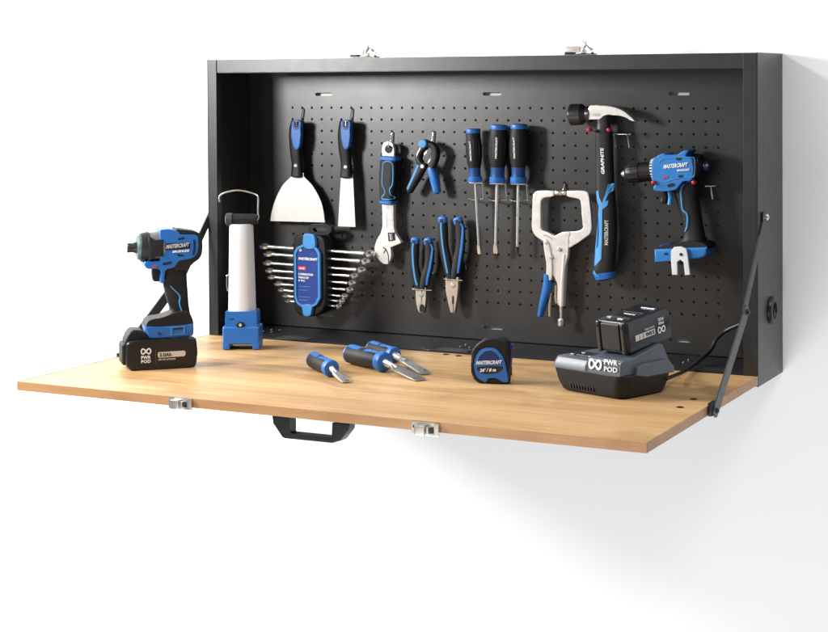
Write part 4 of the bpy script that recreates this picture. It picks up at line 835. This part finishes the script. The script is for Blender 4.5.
# ---------------------------------------------------------------- tape measure
w0 = G.at(479, 383.4, z=0); f = F(w0, R(14)); th = thing('tape_measure', 'blue and black tape measure standing on the worktop', 'tape measure', f)
q = px(f, [(478.6, 383.3), (472.4, 377), (471.2, 373), (471, 353), (474, 347), (480, 341.6), (487, 338.4), (496, 338), (504, 340.4), (508, 347), (508.6, 360), (509, 383.4, 1)])
DP = .036
bm = bmesh.new(); prism(bm, curve_pts(q, n=4), .001, DP, .0045, 4); bd = finish('case', bm, M_rubber, th)
q = [(484, 382), (477, 377), (474.3, 368), (474.8, 361), (478, 353), (484, 348.6), (494, 348.2), (499.4, 352.4), (503.4, 358), (506.6, 370), (508, 381.6), (502.6, 382), (496.4, 378.6), (489, 378.4), (486.4, 382)]
bm = bmesh.new(); prism(bm, curve_pts(px(f, q, -.001), n=3), -.0014, .004, .0010, 2); fp = finish('face_plate', bm, M_blue, th)
outline_strip('lens_rim', f, [(476.6, 363), (479.4, 355), (485.4, 350.6), (493.6, 350.4), (498.6, 354.6), (501.6, 361)], -.0016, .0012, M_blue_light, fp, closed=False, dep=.0008)
bm = bmesh.new(); prism(bm, curve_pts(px(f, [(479, 357.6), (485, 351.8), (493, 351.4), (498, 356.4), (499.4, 360), (478, 360.6)], -.0015), n=3), -.0019, 0, .0003, 1); finish('gauge_window', bm, M_blue_dark, fp)
bm = bmesh.new(); prism(bm, curve_pts(px(f, [(477.2, 367), (502.6, 366.4), (500.6, 370.6), (496, 373.2), (485, 374), (479.4, 372)], -.0015), n=3), -.0019, 0, .0003, 1); pl = finish('size_panel', bm, M_screen, fp)
ftext('lettering', 'MASTERCRAFT', f, (476, 364.8), (502, 364), (476.2, 361), -.0021, M_white, fp, t=.0005, bold=.04, shear=.25)
ftext('lettering', "26' / 8 m", f, (479.6, 372), (495.8, 371.6), (480.4, 368.4), -.0019, M_white, pl, t=.0005, bold=.04)
bm = bmesh.new(); c = f.at(504.6, 344, y=.010); box(bm, (.058, .018, .066), (.008, .018, .009), .002, Matrix.Rotation(R(40), 4, 'Y')); lk = finish('thumb_lock', bm, M_blue_dark, th)
bm = bmesh.new(); box(bm, (.0560, .018, .0405), (.003, .016, .026), .001, Matrix.Rotation(R(3), 4, 'Y')); finish('side_rib', bm, M_blue_dark, bd)
bm = bmesh.new(); box(bm, (.0575, .018, .0085), (.0016, .018, .012), .0004); box(bm, (.0560, .018, .0032), (.004, .018, .001)); finish('end_hook', bm, M_steel, th)

# ---------------------------------------------------------------- three chisels lying on the worktop
def chisel(label, butt, col, tip, rb, rs, bw):
    z = rb*.98; A = G.at(*butt, z=z); B = G.at(*col, z=z); E = G.at(*tip, z=.0022)
    base = Vector((B.x, B.y, 0)); f = F(base, 0); th = thing('wood_chisel', label, 'chisel', f, 'chisels lying on the worktop')
    A, B, E = A-base, B-base, E-base
    bm = bmesh.new(); lathe(bm, A, B, [(.03, rb*.90), (.10, rb*.97), (.45, rb*.95), (.72, rb*.86), (.86, rb*.78), (1, rb*.8)], 32); hd = finish('handle', bm, M_rubber, th, 50)
    bm = bmesh.new(); lathe(bm, A, B, [(-.01, rb*.5), (.003, rb*.82), (.025, rb*.95), (.045, rb*.93)], 32); finish('end_cap', bm, M_blue, hd)
    bm = bmesh.new(); lathe(bm, A, B, [(.87, rb*.82), (.89, rb*1.0), (.97, rb*1.02), (1.01, rb*.88), (1.02, rb*.5)], 32); finish('collar', bm, M_blue, hd)
    bm = bmesh.new(); x, y, d = basis(B-A); up = Vector((0, 0, 1)); up = (up-d*up.dot(d)).normalized(); sd = d.cross(up); L = (B-A).length
    rr = []                                           # blue stripe moulded along the top of the grip
    for t_, w_ in ((.05, .35), (.2, .42), (.5, .40), (.72, .30), (.85, .25)):
        r_ = rb*(.965 if t_ < .5 else .90 if t_ < .8 else .80)+.0006; c = A+d*(L*t_); rr.append([c+up*(r_*math.cos(a))+sd*(r_*math.sin(a)) for a in (-w_*1.6, -w_*.8, 0, w_*.8, w_*1.6)])
        rr[-1] += [c+up*(r_*.7)]
    rings(bm, rr); finish('stripe', bm, M_blue, hd)
    bm = bmesh.new(); d2 = (E-B); sd2 = d2.normalized().cross(Vector((0, 0, 1))).normalized(); up2 = sd2.cross(d2.normalized())
    lathe(bm, B, E, [(-.03, rs*1.25), (.12, rs*1.15), (.24, rs*.8), (.36, rs*.7)], 24)
    rr = []
    for t_, a_, b_ in ((.20, rs*.8, rs*.7), (.34, bw*.46, .0026), (.42, bw*.5, .0020), (.88, bw*.5, .0016), (1.0, bw*.5, .0003)):
        c = B.lerp(E, t_); rr.append([c-sd2*a_*1.0-up2*b_, c+sd2*a_-up2*b_, c+sd2*a_+up2*b_*.3, c+sd2*a_*.7+up2*b_, c-sd2*a_*.7+up2*b_, c-sd2*a_+up2*b_*.3])
    rings(bm, rr); finish('blade', bm, M_steel, th, 25)
chisel('short chisel lying alone, left of the other two', (313, 359.6), (331.5, 368.6), (346.5, 381.8), .0160, .0056, .018)
chisel('front chisel of the pair, with a long thick handle', (349.6, 353.6), (384.6, 362.2), (421, 379.6), .0190, .0066, .026)
chisel('rear chisel of the pair, half hidden behind the front one', (371.5, 348), (394.6, 355), (426, 373.6), .0155, .0060, .023)

# ---------------------------------------------------------------- charger and its battery
w0 = G.at(555.5, 389, z=0); f = F(w0, R(-20.5)); th = thing('battery_charger', 'blue grey battery charger with black vented lower half', 'charger', f)
CW, CD = .158, .130
def loftbox(bm, levels, bev=0, n=6):
    """levels: (z, x0, x1, y0, y1, corner radius)"""
    rr = []
    for z, x0, x1, y0, y1, r in levels:
        ring = []
        for cx, cy, a0 in ((x1-r, y0+r, -90), (x1-r, y1-r, 0), (x0+r, y1-r, 90), (x0+r, y0+r, 180)):
            for k in range(n+1): a = R(a0+90*k/n); ring.append(Vector((cx+r*math.cos(a), cy+r*math.sin(a), z)))
        rr.append(ring)
    rings(bm, rr)
bm = bmesh.new(); loftbox(bm, [(.0, .008, CW-.010, .008, CD-.006, .020), (.003, .003, CW-.005, .003, CD-.002, .022), (.018, -.003, CW, -.002, CD+.002, .022), (.040, -.008, CW+.003, -.004, CD+.006, .020), (.0415, -.007, CW+.002, -.003, CD+.005, .019)])
lo = finish('lower_case', bm, M_rubber, th)
bm = bmesh.new()
for k in range(9):
    x_ = .036+k*.0066; box(bm, (x_, .0008, .0150), (.0026, .0050, .0165), .0008, Matrix.Rotation(R(-9), 4, 'Y'))
finish('vent_fins', bm, M_charcoal, lo)
bm = bmesh.new(); loftbox(bm, [(.0405, -.007, .080, -.003, CD*.96, .010), (.050, -.006, .080, -.0015, CD*.94, .010), (.0585, -.003, .080, .003, CD*.90, .009), (.0600, 0, .080, .007, CD*.86, .008)]); up_ = finish('upper_case', bm, M_gray, th)
# right half with the sloped cradle: profile in y,z pushed along x
def side_prism(bm, pts, x0, x1, bev, seg=3):
    b = bmesh.new(); prism(b, [Vector(p) for p in pts], 0, 1, 0)
    for v in b.verts: y_, z_, s_ = v.co.x, v.co.z, v.co.y; v.co = Vector((x0+(x1-x0)*s_, y_, z_))
    bmesh.ops.recalc_face_normals(b, faces=b.faces)
    bmesh.ops.dissolve_limit(b, angle_limit=.01, verts=b.verts, edges=b.edges)
    bmesh.ops.bevel(b, geom=b.edges[:], offset=bev, segments=seg, profile=.5, affect='EDGES', clamp_overlap=True); merge(bm, b)
bm = bmesh.new(); side_prism(bm, [(-.0035, .0405), (-.001, .0640), (.004, .0675), (.030, .0690), (.104, .0870), (.112, .0850), (.134, .0480), (.135, .0405)], .0775, CW-.004, .0022); finish('cradle', bm, M_gray, th)
bm = bmesh.new(); side_prism(bm, [(.030, .0400), (.034, .0540), (.048, .0580), (.118, .0590), (.136, .0430), (.134, .0340), (.060, .0340)], CW-.010, CW+.0035, .002); finish('side_skirt', bm, M_gray, th)
bm = bmesh.new(); box(bm, (.037, .042, .0606), (.062, .050, .0016), .0006); pn = finish('indicator_panel', bm, M_screen, th)
for x_, y_ in ((.016, .028), (.022, .052), (.056, .030)):
    bm = bmesh.new(); box(bm, (x_, y_, .0618), (.0075, .0045, .0008), .0002); finish('indicator', bm, M_silverprint, pn)
text('panel_text', 'CHARGING', (.026, .026, .0615), (.050, .026, .0615), (.026, .031, .0615), M_silverprint, pn, t=.0003)
def cp(u, v, y=-.0036): return f.at(u, v, y=y)
cfm = -.0034
link_logo('logo', cp(595.2, 364.4, cfm), (1, 0, 0), (0, .08, 1), .0112, th, M_white, .0010)
text('lettering', 'PWR', cp(604.2, 364.6, cfm-.0004), cp(617.4, 366.0, cfm-.0004), cp(604.2, 359.2, cfm+.0008), M_white, th, t=.0006, bold=.01)
text('lettering', 'POD', cp(604.2, 371.4, cfm-.0008), cp(617.4, 372.9, cfm-.0008), cp(604.2, 366.4, cfm-.0004), M_white, th, t=.0006, bold=.01)
# cord from the back of the charger up to the grommet
bm = bmesh.new(); wp = [G.at(668, 380, z=.018), G.at(684, 371.5, z=.010), G.at(700, 361.5, z=.010), Vector((1.118, .06, .018))]
iv = lambda v: Vector(((v-f.o).dot(f.X), (v-f.o).dot(f.Y), v.z-f.o.z))
wp = [f.at(666, 379, x=CW+.001), f.at(684, 371.5, z=.008), f.at(697, 362.5, z=.010)]+[iv(G.at(u, v, y=y)) for u, v, y in ((711, 350, .11), (716, 340, .13), (726, 331, .145), (740, 324.5, .135), (752, 319, .12))]+[iv(Vector((W-.004, gq.y, gq.z)))]
tube(bm, smooth3(wp, 6), .0036, 10); finish('power_cord', bm, M_cord, th)

BL, BWD = .122, .075
bf = F(f.o+f.X*.0715+f.Y*.030+Vector((0, 0, .0750)), R(-20.5))
bth = thing('battery_pack', 'spare charcoal battery pack slotted onto the charger', 'battery', bf)
bth.rotation_euler = (R(8.3), 0, R(-20.5))
bm = bmesh.new(); loftbox(bm, [(.0, .004, BWD-.003, .002, BL-.003, .006), (.004, .001, BWD-.0005, .0, BL, .006), (.030, 0, BWD, -.001, BL, .006), (.048, .001, BWD-.001, 0, BL-.001, .006), (.0545, .004, BWD-.004, .003, BL-.004, .006), (.0560, .008, BWD-.008, .007, BL-.008, .005)]); bc = finish('case', bm, M_charcoal, bth)
bm = bmesh.new(); box(bm, (.0375, -.0015, .028), (.042, .004, .048), .0018, seg=3); finish('end_panel', bm, M_black, bc)
for x_ in (.010, .065):
    bm = bmesh.new(); box(bm, (x_, -.001, .027), (.009, .006, .056), .0025, seg=3); finish('end_rib', bm, M_charcoal, bc)
    bm = bmesh.new(); lathe(bm, (x_, -.003, .046), (x_, -.0052, .046), [(0, .0028), (1, .0024)], 14); finish('case_screw', bm, M_rubber, bc)
for y_, w_, x_ in ((.020, .013, .045), (.022, .009, .018), (.052, .024, .040), (.098, .030, .044)):
    bm = bmesh.new(); box(bm, (x_, y_, .0565), (w_, .0050, .0012), .0004); finish('contact_plate', bm, M_silverprint if w_ < .012 else M_steel, bc)
for y_ in (.036, .072):
    bm = bmesh.new(); box(bm, (.037, y_, .0563), (.046, .018, .0022), .0008); finish('top_rib', bm, M_black, bc)
xs = BWD+.0002
bm = bmesh.new(); box(bm, (xs+.0002, .046, .0235), (.0008, .054, .0105), .0003); bg_ = finish('charge_badge', bm, M_silverprint, bc)
text('lettering', '5.0Ah', (xs+.0007, .070, .0270), (xs+.0007, .047, .0270), (xs+.0007, .070, .0200), M_screen, bg_, t=.0004, bold=.02)
for y_ in (.030, .040): bm = bmesh.new(); box(bm, (xs+.0007, y_, .0235), (.0004, .0012, .0080)); finish('badge_gap', bm, M_screen, bg_)
text('fine_print', '100 Wh LITHIUM', (xs+.0001, .072, .0345), (xs+.0001, .046, .0345), (xs+.0001, .072, .0310), M_silverprint, bc, t=.0004)
link_logo('logo', (xs+.0003, .0905, .0225), (0, 1, 0), (0, 0, 1), .0078, bc, M_white, .0006)
text('lettering', 'PWR', (xs+.0001, .098, .0370), (xs+.0001, .083, .0370), (xs+.0001, .098, .0315), M_white, bc, t=.0005, bold=.02)
text('lettering', 'POD', (xs+.0001, .098, .0440), (xs+.0001, .083, .0440), (xs+.0001, .098, .0385), M_white, bc, t=.0005, bold=.02)
